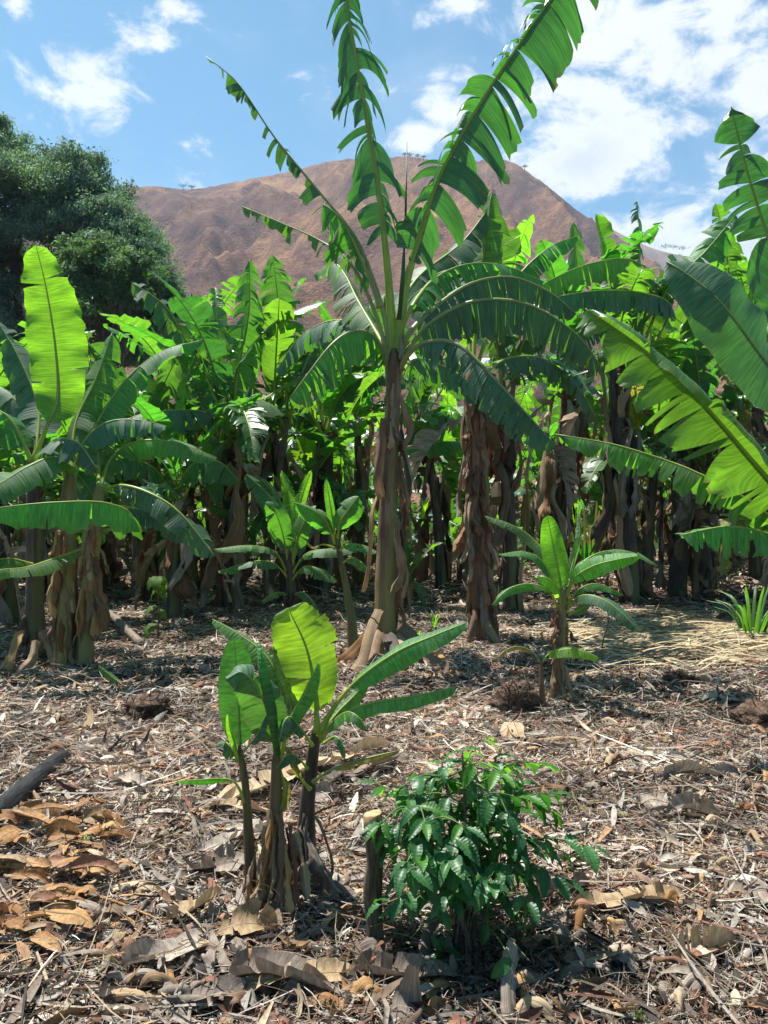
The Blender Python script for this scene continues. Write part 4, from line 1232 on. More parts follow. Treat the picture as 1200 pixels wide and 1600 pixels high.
# ------------------------------------------------------------------ big leaves reaching in from the right
def right_plant():
    b = G(1350, 5.3)
    root = thing("banana_plant", "large banana plant at the right edge, its big leaves reaching in across the view", "banana plant", b)
    D = 5.3
    q = lambda *pts: [P(p[0], p[1], D + (p[2] if len(p) > 2 else 0)) for p in pts]
    V, Fq, U = stem_geo([tuple(Vector(v) - b) for v in [tuple(b - Vector((0, 0, .05)))] + q((1345, 950), (1335, 800), (1330, 690))], .13, .08, 50, 30, 16, .08, .1)
    link("pseudostem", mesh_np("pseudostem", V, Fq, M_STEM, U), root)
    L = lambda pts, Wd, mat, **kw: add_leaf(root, q(*pts), Wd, mat, **{**dict(r0=.026, pet=.16), **kw})
    # broad smooth leaf
    L([(1330, 730), (1300, 680, -.2), (1240, 610, -.5), (1195, 560, -.7), (1130, 475, -.8), (1080, 432, -.75), (1042, 408, -.7)], .30, M_LEAF_OLD, nh=((-.2, -.75, .75), (-.1, -.9, .55)), pet=.1, fold=.12, fold2=.22, curl=.2,
      tears=0, hang=.06, ripple=.04, seed=151, dens=46, m=8)
    # leaf whose upper side is folded over and lower side hangs in bright fingers
    L([(1320, 860), (1250, 800, -.2), (1180, 722, -.35), (1100, 630, -.4), (1025, 560, -.35), (970, 518, -.3), (915, 482, -.2)], .33, M_LEAF, nh=(.1, -1, .15), pet=.12, fold=-1.15, fold2=.15, curl=-1.5,
      tears=6, hang=.5, rag=.2, gap=.4, sweep=.15, alt=dict(tears=11, hang=.25, rag=.15, gap=1.25, sweep=.45, curl=.25, Wd=.40), seed=152, dens=46, m=8, r0=.03)
    # lower pale leaf, fingered
    L([(1320, 860), (1260, 850, -.1), (1180, 788, -.2), (1110, 748, -.2), (1050, 722, -.15), (960, 694, -.1), (868, 678, 0)], .22, M_LEAF, nh=(0, -.6, 1), pet=.14, fold=.35, curl=.5,
      tears=20, hang=.7, rag=.14, gap=1.0, sweep=.3, seed=153, dens=60, r0=.028)
    # low drooping leaf at the edge
    L([(1330, 900), (1270, 860, -.2), (1210, 836, -.35), (1140, 822, -.45), (1062, 836, -.5)], .25, M_LEAF, nh=(.1, -.75, .9), pet=.14, fold=.3, curl=.4, tears=18, hang=.7, gap=.9, rag=.14, seed=154, dens=50)
    # dark torn leaf going up at the top right corner
    L([(1335, 760), (1300, 640, .1), (1240, 480, .2), (1200, 370, .2), (1168, 270, .15), (1142, 166, .1)], .27, M_LEAF_OLD, nh=(-.3, -1, .1), pet=.3, fold=.3, curl=.4, tears=10, hang=.35, rag=.35, gap=1.0,
      sweep=.35, seed=155, dens=46, r0=.03)
    L([(1340, 760), (1380, 640), (1420, 540), (1500, 470)], .3, M_LEAF, nh=(.2, -1, .3), fold=.3, tears=10, hang=.4, seed=156)
    L([(1340, 800), (1400, 740), (1480, 730), (1560, 790)], .3, M_LEAF, nh=(0, -.5, 1), fold=.3, tears=12, hang=.5, seed=157)
    L([(1335, 780), (1310, 700, .6), (1270, 640, 1.0), (1220, 620, 1.3)], .3, M_LEAF_OLD, nh=(0, -.7, .8), fold=.3, tears=8, hang=.4, seed=158)
    for i in range(14):
        rr = random.Random(70 + i)
        a = rr.uniform(0, 6.28)
        hang_dry(root, b.x + math.cos(a) * .11, b.y + math.sin(a) * .11, rr.uniform(.5, 1.7), a, rr.uniform(.3, .7), .06, rr.choice((M_DRY_BROWN, M_DRY_GREY)), 970 + i, .08, crumple=.4)


right_plant()


# ------------------------------------------------------------------ the grove behind
def dry_skirt(root, r, h, nn, seed, wide=1.0, mats=None):
    rr = random.Random(seed)
    for i in range(nn):
        a = rr.uniform(0, 6.28)
        f = rr.uniform(.25, 1.0)
        q = link("dry_leaf", rr.choice(DRY_POOL), root, (math.cos(a) * r * wide, math.sin(a) * r * wide, h * f))
        q.rotation_euler = (rr.gauss(0, .12), rr.gauss(0, .12), a)
        s = rr.uniform(.9, 1.5)
        q.scale = (s, s, min(s, h * f / .9))


FRONT = [  # px, depth, stem-top py, leaf length, seed, leaves(up, arch, droop), dry, stem radius, label
    (365, 12.5, 660, 2.5, 11, (3, 4, 2), 14, .15, "banana plant with thick black shaggy trunk left of the half-grown plants"),
    (450, 13.6, 655, 2.5, 12, (4, 3, 2), 12, .14, "banana plant with upright torn leaves rising behind the half-grown plants"),
    (506, 14.6, 660, 2.4, 13, (2, 4, 2), 12, .13, "dark-trunked banana plant just left of the tall plant's stem, in its shade"),
    (268, 11.6, 760, 1.9, 14, (2, 4, 3), 6, .13, "low dark banana plant behind the seedling, right of the three-stemmed clump"),
    (215, 13.5, 700, 2.3, 15, (3, 4, 2), 6, .13, "banana plant in deep shade behind the three-stemmed clump at the left"),
    (300, 14.6, 640, 2.6, 16, (4, 4, 2), 8, .14, "banana plant with a broken top in front of the dark trees"),
    (15, 11.5, 690, 2.4, 17, (3, 4, 3), 6, .14, "banana plant behind the smooth brown stem at the left edge"),
    (-80, 10.0, 700, 2.6, 18, (2, 5, 3), 6, .14, "banana plant just outside the left edge, its leaves reaching in"),
    (798, 12.2, 580, 2.5, 19, (3, 4, 2), 14, .14, "banana plant with blackish trunk behind the bright young plant"),
    (862, 14.6, 575, 2.6, 20, (3, 3, 3), 16, .16, "banana plant with pale grey papery dead leaves round its trunk, right of centre"),
    (1060, 14.2, 640, 2.4, 22, (3, 3, 2), 22, .17, "banana plant hung with a heavy grey skirt of dead leaves at the right"),
    (1100, 15.2, 600, 2.6, 23, (4, 3, 1), 18, .15, "banana plant with broad skirt of dead leaves, rightmost of the dark thicket"),
    (1180, 17.0, 560, 2.7, 24, (4, 4, 1), 8, .14, "banana plant behind the big leaves at the right edge"),
    (690, 15.5, 640, 2.3, 25, (3, 4, 2), 10, .13, "banana plant seen between the tall plant and the shaggy trunk"),
    (560, 16.5, 650, 2.4, 26, (3, 4, 2), 8, .13, "banana plant directly behind the tall plant"),
]
FRONT_ROOT = {}
for (px, d, ty, ll, sd, nn, nd, r, lab) in FRONT:
    FRONT_ROOT[px] = (grove_plant(lab, px, d, ty, ll * 1.15, sd, (max(1, nn[0] - 2), nn[1], nn[2]), int(nd * 1.6), r=r * .9), d)


def picture_leaves():
    def L(px, pts, Wd, mat, **kw):
        root, D = FRONT_ROOT[px]
        add_leaf(root, [P(p[0], p[1], D + (p[2] if len(p) > 2 else 0)) for p in pts], Wd, mat, **{**dict(r0=.034, dens=44, pet=.18, fold=.3, tears=16, hang=.6, rag=.28, gap=.35), **kw})
    L(450, [(449, 668), (448, 620), (440, 520, -.1), (426, 398, -.2)], .52, M_LEAF, nh=(.15, -1, .05), pet=.2, fold=.1, tears=26, hang=.35, seed=401)
    L(365, [(366, 665), (370, 590), (388, 490), (390, 405)], .40, M_LEAF, nh=(.25, -1, .0), tears=18, hang=.6, seed=402)
    L(365, [(362, 668), (336, 622, -.2), (300, 555, -.4), (262, 482, -.5), (205, 440, -.5)], .46, M_LEAF_OLD, nh=(.2, -.8, .6), tears=20, hang=.9, rag=.4, seed=403)
    L(365, [(368, 672), (340, 648, -.5), (290, 640, -1.0), (225, 646, -1.4), (158, 672, -1.6)], .44, M_LEAF_OLD, nh=(0, -.45, 1), tears=18, hang=.8, gap=.1, seed=404)
    L(365, [(368, 680), (395, 640, -.4), (412, 626, -.7), (360, 628, -1.0), (318, 644, -1.1)], .36, M_LEAF, nh=(0, -.5, 1), tears=10, hang=.7, seed=405)
    L(450, [(450, 670), (462, 610, -.2), (492, 540, -.3), (530, 500, -.3), (560, 520, -.3)], .42, M_LEAF_OLD, nh=(0, -.7, .8), tears=22, hang=.9, seed=406)
    L(450, [(448, 675), (425, 630, -.4), (385, 600, -.7), (335, 612, -1), (300, 650, -1.1)], .42, M_LEAF_OLD, nh=(0, -.6, 1), tears=22, hang=1.0, seed=407)
    L(506, [(508, 675), (530, 620, -.3), (565, 590, -.6), (600, 585, -.8), (640, 600, -.9)], .40, M_LEAF_OLD, nh=(0, -.6, 1), tears=16, hang=.9, seed=408)
    L(506, [(505, 680), (480, 640, -.3), (455, 640, -.5), (425, 670, -.6)], .36, M_LEAF_OLD, nh=(0, -.8, .8), tears=14, hang=.8, seed=409)
    L(690, [(690, 690), (720, 690, -.4), (690, 690, -.9), (650, 694, -1.2), (622, 704, -1.3)], .34, M_LEAF, nh=(0, -.5, 1), pet=.3, tears=10, hang=.9, gap=.1, seed=410)
    L(690, [(688, 690), (700, 650, .1), (672, 655, -.3), (630, 690, -.6)], .42, M_LEAF_OLD, nh=(0, -.9, .6), tears=2, hang=.2, seed=411)
    L(268, [(268, 770), (240, 730, -.3), (190, 715, -.6), (150, 740, -.8)], .4, M_LEAF_OLD, nh=(0, -.6, 1), tears=14, hang=.8, seed=412)
    L(268, [(270, 770), (300, 725, -.3), (340, 720, -.5), (372, 750, -.6)], .4, M_LEAF, nh=(0, -.6, 1), tears=14, hang=.7, seed=413)
    L(300, [(300, 650), (310, 590), (330, 530), (345, 470)], .44, M_LEAF_OLD, nh=(-.2, -1, .1), tears=18, hang=.9, rag=.4, seed=414)
    L(798, [(798, 600), (815, 540, -.2), (845, 500, -.3), (880, 520, -.4), (905, 580, -.4)], .42, M_LEAF_OLD, nh=(0, -.7, .9), tears=22, hang=1.0, seed=415)
    L(862, [(862, 590), (880, 520, -.2), (900, 440, -.3), (895, 345, -.3)], .36, M_LEAF, nh=(-.2, -1, .1), tears=16, hang=.8, rag=.4, seed=416)


picture_leaves()


def thicket_plant():
    """the plant at the right whose two curtain-like leaves cross the picture"""
    root = grove_plant("tall banana plant at the right with a shredded top and long curtain-like leaves", 985, 13.2, 560, 2.5, 61, (2, 2, 1), 24, r=.16)
    D = 13.2
    q = lambda *pts: [P(p[0], p[1], D + (p[2] if len(p) > 2 else 0)) for p in pts]
    L = lambda pts, Wd, mat, **kw: add_leaf(root, q(*pts), Wd, mat, **{**dict(r0=.035, dens=50), **kw})
    L([(992, 580), (1010, 480), (1020, 430, -.3), (980, 404, -.6), (920, 412, -.9), (870, 432, -1.1), (835, 452, -1.2)], .48, M_LEAF, nh=(0, -.5, 1), pet=.3, fold=.7, curl=.3, tears=30, hang=1.2, rag=.1, gap=.08, seed=171)
    L([(994, 590), (1030, 520), (1048, 476, -.4), (1000, 456, -.9), (930, 454, -1.3), (855, 466, -1.6)], .42, M_LEAF_OLD, nh=(0, -.5, 1), pet=.3, fold=.7, curl=.3, tears=26, hang=1.2, rag=.1, gap=.08, seed=172)
    L([(990, 570), (996, 470), (1000, 390), (996, 312)], .24, M_LEAF_OLD, nh=(.2, -1, 0), pet=.5, fold=.6, curl=.5, tears=22, hang=1.3, rag=.4, gap=.3, missing=.2, seed=173)
    L([(992, 575), (1020, 500, -.2), (1050, 440, -.3), (1100, 395, -.4), (1150, 335, -.4)], .42, M_LEAF, nh=(-.2, -1, .3), pet=.35, fold=.2, tears=12, hang=.5, rag=.35, gap=.2, seed=174)
    L([(990, 580), (960, 520, -.4), (940, 490, -.7), (905, 520, -.9), (880, 580, -1)], .42, M_LEAF_OLD, nh=(0, -.7, 1), pet=.2, fold=.6, tears=24, hang=1.0, seed=175)


thicket_plant()

BACK_LABEL = "banana plant in the crowded back rows, mostly hidden behind nearer plants"
BACK_GROUP = "banana plants in the crowded back rows"
rr = random.Random(77)
for (dmin, dmax, x0, x1, step, hs) in ((12.8, 15.5, -150, 1380, 104, (1.5, 2.6)), (16, 19, -130, 1360, 92, (1.2, 2.9)), (20, 24, -120, 1340, 84, (1.4, 3.2)), (25, 30, -110, 1330, 80, (1.6, 3.2)), (31, 38, -100, 1320, 80, (1.8, 3.2))):
    px = x0
    while px < x1:
        d = rr.uniform(dmin, dmax)
        if (dmin < 13 and 540 < px < 960) or (15 < dmin < 26 and 520 < px < 980 and rr.random() < .5) or (dmin < 26 and 300 < px < 480 and rr.random() < .4):
            px += step
            continue
        grove_plant(BACK_LABEL, px + rr.gauss(0, 22), d, 0, rr.uniform(2.5, 3.1), rr.randrange(9999), (rr.choice((1, 2, 2)), 4, 2), 12 if d < 19.5 else 6 if d < 25 else 3, r=.125, group=BACK_GROUP, stem_h=rr.uniform(*hs), far=True)
        px += step
# knee-high suckers standing between the trunks
for i, (px, d, h, ll) in enumerate(((640, 13.5, .7, 1.0), (665, 16.5, .9, 1.1), (700, 18.5, .8, 1.2), (770, 17.5, .8, 1.0), (590, 19, .9, 1.2), (330, 17.5, .9, 1.2), (905, 19, .8, 1.1), (420, 17.5, .8, 1.1), (940, 22, .9, 1.3), (520, 20, 1.0, 1.3))):
    o = grove_plant("small green banana sucker standing between the trunks of the grove", px, d, 0, ll, 300 + i, (2, 3, 1), 1, M_STEM_GREEN, .06, "small suckers between the trunks", h, name="young_banana_plant")


# ------------------------------------------------------------------ undergrowth seen through the trunks (one mass)
def leaf_cards(centres, normals, size, rng, aspect=0.4, droop=0.0):
    """batch of small bent leaves, 2 quads each"""
    n = len(centres)
    t = unit(rng.normal(size=(n, 3)) + np.array([0, 0, -droop]))
    nn = unit(normals + 0.0)
    b = unit(np.cross(nn, t))
    s = size[:, None]
    a0 = centres
    mid = centres + t * s * .5
    tip = centres + t * s + nn * s * -.15
    V = np.stack([a0 - b * s * aspect * .25, a0 + b * s * aspect * .25, mid - b * s * aspect * .5, mid + b * s * aspect * .5, tip - b * s * aspect * .08, tip + b * s * aspect * .08], 1).reshape(-1, 3)
    k = np.arange(n)[:, None] * 6
    Fq = np.stack([k + 0, k + 1, k + 3, k + 2, k + 2, k + 3, k + 5, k + 4], -1).reshape(-1, 4)
    return V, Fq


def undergrowth():
    rng = np.random.default_rng(3)
    n = 16000
    d = rng.uniform(22, 48, n)
    px = rng.uniform(-100, 1300, n)
    x = (px - 600) * d / F
    hgt = np.array([0.9 + 0.9 * max(0, mnoise.noise((a * .5, b * .5, 0))) for a, b in zip(x, d)])
    z = np.array([gz(a, b) for a, b in zip(x, d)]) + rng.random(n) ** .8 * hgt
    C = np.stack([x, d, z], -1)
    N = unit(rng.normal(size=(n, 3)) * .8 + np.array([0, 0, 1]))
    V, Fq = leaf_cards(C, N, rng.uniform(.15, .5, n), rng, .35)
    col = np.repeat(np.array([(.11, .23, .05), (.08, .17, .04), (.16, .27, .07), (.25, .19, .1), (.2, .1, .06)])[rng.choice(5, n, p=[.3, .25, .2, .15, .1])] * rng.uniform(.7, 1.2, (n, 1)), 6, axis=0)
    o = link("undergrowth", mesh_np("undergrowth", V, Fq, mat_col("undergrowth_leaves", .6, .4), col=col))
    set_props(o, "low green weeds and dry stalks on the ground behind the trunks", "undergrowth", kind="stuff")


undergrowth()


# ------------------------------------------------------------------ dark trees at the left
M_BARK_TREE = mat_simple("tree_bark", [(0.03, 0.022, 0.018), (0.09, 0.065, 0.05), (0.17, 0.13, 0.10)], 3.0, .85, .6, (4, 4, .8), .03)


def mat_crown(name, tint):
    m, t = new_mat(name)
    a = t.n('ShaderNodeAttribute', attribute_name='Col').outputs['Color']
    pb = t.n('ShaderNodeBsdfPrincipled')
    t.l(a, pb.inputs['Base Color'])
    pb.inputs['Roughness'].default_value = .6
    pb.inputs['Specular IOR Level'].default_value = .15
    tb = t.n('ShaderNodeBsdfTranslucent')
    t.l(t.mix(1.0, a, tint, 'MULTIPLY'), tb.inputs[0])
    mx = t.n('ShaderNodeMixShader')
    mx.inputs[0].default_value = .3
    t.l(pb.outputs[0], mx.inputs[1]); t.l(tb.outputs[0], mx.inputs[2])
    finish(t, mx.outputs[0])
    return m


M_CROWN = mat_crown("tree_foliage", (1.6, 2.0, .7))


def tree(label, base, clusters, stems, seed, per=900, leaf=(.16, .34), cols=((.06, .11, .115), (.12, .185, .165), (.19, .26, .19))):
    rng = np.random.default_rng(seed)
    rr = random.Random(seed)
    root = thing("broadleaf_tree", label, "tree", base)
    b = np.array(base)
    Cs, Ns, Ks = [], [], []
    for (c, rad) in clusters:
        n = int(per * (rad / 1.4) ** 2)
        # each mass is itself built of smaller sprays with gaps between
        sub = int(10 * (rad / 1.2) ** 2) + 5
        sc = unit(rng.normal(size=(sub, 3))) * (rng.uniform(.35, 1.0, (sub, 1))) * rad * np.array([1.05, 1.05, .78])
        pick = rng.integers(0, sub, n)
        off = rng.normal(size=(n, 3)) * rad * np.array([.17, .17, .12])
        Cs.append(np.array(c)[None] + sc[pick] + off)
        Ns.append(unit(unit(sc[pick] + off) + rng.normal(size=(n, 3)) * .6 + np.array([0, 0, .5])))
        Ks.append(np.clip(rng.normal(rng.uniform(.2, .8), .25, n), 0, 1))
    C = np.concatenate(Cs); N = np.concatenate(Ns); K = np.concatenate(Ks)
    V, Fq = leaf_cards(C, N, rng.uniform(leaf[0], leaf[1], len(C)), rng, .42, .5)
    c0, c1, c2 = map(np.array, cols)
    k = K[:, None]
    col = np.where(k < .5, c0 + (c1 - c0) * k * 2, c1 + (c2 - c1) * (k * 2 - 1))
    o = link("crown", mesh_np("crown", V - b, Fq, M_CROWN, col=np.repeat(col, 6, axis=0), smooth=False), root)
    parts = []
    for (s0, s1, r0) in stems:
        s0 = np.array(s0); s1 = np.array(s1)
        mid = (s0 + s1) / 2 + rng.normal(size=3) * .35
        p, Ln = spline([s0, mid, s1], 12)
        parts.append(tube(p - b, np.linspace(r0, r0 * .4, 12), 8, wob=.05))
        near = sorted(clusters, key=lambda c: np.linalg.norm(np.array(c[0]) - s1))[:5]
        for (c, rad) in near:
            m2 = (s1 * .6 + np.array(c) * .4) + rng.normal(size=3) * .4
            p, _ = spline([p[7] + b if False else s1 * .35 + s0 * .65 if rr.random() < .3 else s1, m2, np.array(c)], 8)
            parts.append(tube(p - b, np.linspace(r0 * .42, r0 * .1, 8), 6))
    V, Fq, U = cat_geo(parts)
    link("trunk", mesh_np("trunk", V, Fq, M_BARK_TREE, U), root)


def left_trees():
    r = random.Random(8)
    pw = lambda px, py, d: tuple(P(px, py, d))
    cl = []
    # outline of the big dark tree from the picture, filled with leaf masses
    top = [(-160, 125), (-60, 135), (0, 158), (40, 184), (75, 232), (110, 224), (150, 218), (172, 256), (205, 296), (232, 342), (245, 405)]
    for (x, y) in top:
        cl.append((pw(x - 22, y + 36, 50 + r.uniform(-2, 2)), r.uniform(1.4, 1.9)))
    for i in range(120):
        x = r.uniform(-190, 230)
        ty = np.interp(x, [t[0] for t in top], [t[1] for t in top]) + 60
        y = r.uniform(ty - 12, 560 if x < 60 else 480)
        cl.append((pw(x, y, 50 + r.uniform(-4.5, 4.5)), r.uniform(1.2, 2.1)))
    for i in range(26):
        cl.append((pw(r.uniform(-160, 120), r.uniform(500, 590), 51 + r.uniform(-2, 3)), r.uniform(1.2, 1.8)))
    for i in range(16):
        cl.append((pw(r.uniform(100, 235), r.uniform(455, 560), 53 + r.uniform(-1, 3)), r.uniform(1.0, 1.6)))
    b = G(40, 50)
    tree("tall dark spreading tree at the left, its crown filling the corner below the clouds", b, cl,
         [(b, pw(20, 400, 50), .5), (b + Vector((1, 1, 0)), pw(110, 380, 51), .38), (b + Vector((-2, 0, 0)), pw(-90, 360, 50), .42), (b + Vector((2.4, 0, 0)), pw(190, 430, 50), .26)], 5, per=2500, leaf=(.12, .25))
    cl = []
    for i in range(26):
        a = r.uniform(0, 6.28); q = math.sqrt(r.random())
        cl.append((pw(165 + 78 * q * math.cos(a), 432 + 50 * q * math.sin(a), 42 + r.uniform(-2.5, 2.5)), r.uniform(.8, 1.3)))
    b = G(150, 42)
    tree("smaller lighter green tree with several bare stems before the big dark tree", b, cl,
         [(b + Vector((dx, 0, 0)), pw(px, 470, 42), .15) for dx, px in ((-.5, 115), (-.2, 140), (.1, 160), (.3, 185), (.6, 205))], 6, per=2600,
         leaf=(.12, .26), cols=((.045, .09, .06), (.085, .15, .085), (.14, .21, .11)))
    cl = []
    for i in range(12):
        cl.append((pw(r.uniform(215, 268), r.uniform(440, 520), 47 + r.uniform(-2, 2)), r.uniform(.8, 1.2)))
    b = G(235, 47)
    tree("low dark bushy tree at the right foot of the big tree, against the hillside", b, cl, [(b, pw(235, 500, 47), .18), (b, pw(255, 500, 47), .12)], 9, per=1500)


left_trees()


def ridge_trees():
    """tiny trees standing on the ridge line"""
    r = random.Random(2)
    rng = np.random.default_rng(2)
    for (px, py, R, w) in ((286, 293, 985, 7), (300, 294, 985, 5), (640, 244, 985, 6), (652, 246, 985, 6), (662, 247, 985, 4), (1040, 388, 2190, 10), (1052, 389, 2190, 9), (1066, 391, 2190, 9), (820, 262, 975, 4), (632, 243, 985, 4)):
        k = R / F
        c = np.array(P(px, py - 1, R))
        root = thing("ridge_tree", "tiny tree standing on the skyline ridge of the far hills" , "tree", Vector(c) - Vector((0, 0, 3)), "tiny trees on the ridge")
        n = 90
        C = rng.normal(size=(n, 3)) * np.array([w * .42, w * .3, w * .10]) * k / .82 + np.array([0, 0, 3 + w * .32 * k])
        V, Fq = leaf_cards(C, unit(rng.normal(size=(n, 3)) + [0, 0, .6]), rng.uniform(1.0, 2.0, n) * k, rng, .6)
        link("crown", mesh_np("crown", V, Fq, M_CROWN, col=np.tile([.055, .075, .04], (len(V), 1)), smooth=False), root)
        V, Fq, U = tube([(0, 0, -1), (0, 0, 3), (.3 * k, 0, 3 + w * .35 * k)], [.5 * k, .45 * k, .15 * k], 6)
        link("trunk", mesh_np("trunk", V, Fq, M_BARK_TREE, U), root)


ridge_trees()


# ------------------------------------------------------------------ coffee bush
def small_leaf(L=.13, Wd=.026, fold=.35, droop=.6, ripple=.004, nu=9, nv=4, seed=0):
    """glossy leaf with wavy edge, base at origin, along +X, upper side +Z"""
    r = np.random.default_rng(seed)
    t = np.linspace(0, 1, nu)
    ang = -droop * t
    x = np.cumsum(np.concatenate([[0], np.cos(ang[1:])])) * L / (nu - 1)
    z = np.cumsum(np.concatenate([[0], np.sin(ang[1:])])) * L / (nu - 1)
    w = Wd * np.sin(np.pi * t ** .85) ** .75 * (1 - .25 * t) + .0012
    w[-1] = .0012
    rows = []
    ph = r.uniform(0, 6)
    for v in range(nv + 1):
        f = v / nv * 2 - 1
        zz = z + abs(f) * w * np.sin(fold) + ripple * np.sin(t * 30 + ph + (f > 0) * 1.5) * abs(f) * (w / Wd)
        rows.append(np.stack([x, f * w * np.cos(fold), zz], -1))
    V = np.stack(rows, 1).reshape(-1, 3)
    a, b = np.meshgrid(np.arange(nu - 1), np.arange(nv), indexing='ij')
    Fq = np.stack([a * (nv + 1) + b, (a + 1) * (nv + 1) + b, (a + 1) * (nv + 1) + b + 1, a * (nv + 1) + b + 1], -1).reshape(-1, 4)
    U = np.stack(np.broadcast_arrays((t * L)[:, None], np.abs(np.linspace(-1, 1, nv + 1))[None]), -1).reshape(-1, 2)
    return V, Fq, U


def place_leaves(specs, protos):
    """specs: (position, direction, up, scale); returns one merged geometry"""
    out = []
    for i, (p, d, up, s) in enumerate(specs):
        V, Fq, U = protos[i % len(protos)]
        X = np.array(d, float); X /= np.linalg.norm(X)
        Z = np.array(up, float); Z = Z - Z @ X * X; Z /= max(np.linalg.norm(Z), 1e-6)
        Y = np.cross(Z, X)
        out.append((np.array(p)[None] + s * (V[:, :1] * X + V[:, 1:2] * Y + V[:, 2:] * Z), Fq, U * s))
    return cat_geo(out)


def mat_coffee(name="coffee_leaf", c0=(0.016, 0.070, 0.026), c1=(0.042, 0.135, 0.038), tr=(.10, .40, .03), tf=.27):
    m, t = new_mat(name)
    uv = t.n('ShaderNodeUVMap').outputs[0]
    su = t.n('ShaderNodeSeparateXYZ'); t.l(uv, su.inputs[0])
    # side veins run obliquely out of the midrib
    ph = t.math('ADD', t.math('MULTIPLY', su.outputs[0], 560.0), t.math('MULTIPLY', su.outputs[1], -3.0))
    wv = t.math('MULTIPLY_ADD', t.math('SINE', ph), .5, .5)
    mid = t.smooth(su.outputs[1], .12, .0)
    bl = t.noise(t.n('ShaderNodeTexCoord').outputs['Object'], 9.0, 3, .6)
    c = t.mix(t.smooth(bl, .35, .65), c0, c1)
    c = t.mix(t.math('MULTIPLY', mid, .6), c, (.10, .20, .05))
    pb = t.n('ShaderNodeBsdfPrincipled')
    t.l(c, pb.inputs['Base Color'])
    pb.inputs['Roughness'].default_value = .42
    pb.inputs['Specular IOR Level'].default_value = .35
    t.l(t.bump(t.math('MULTIPLY', wv, su.outputs[1]), .7, .0016), pb.inputs['Normal'])
    tb = t.n('ShaderNodeBsdfTranslucent')
    tb.inputs[0].default_value = (*tr, 1)
    mx = t.n('ShaderNodeMixShader'); mx.inputs[0].default_value = tf
    t.l(pb.outputs[0], mx.inputs[1]); t.l(tb.outputs[0], mx.inputs[2])
    finish(t, mx.outputs[0])
    return m


M_COFFEE = mat_coffee()
M_COFFEE_NEW = mat_coffee('coffee_leaf_young', (.03, .11, .018), (.07, .20, .03), (.25, .62, .03), .4)
M_TWIG = mat_simple("twig_bark", [(.05, .035, .025), (.15, .11, .08), (.30, .24, .18)], 12, .85, .6, (6, 6, 1.2), .01)
M_TWIG_GREEN = mat_simple("green_twig", [(.06, .08, .025), (.12, .15, .05), (.18, .19, .08)], 20, .6, .3)


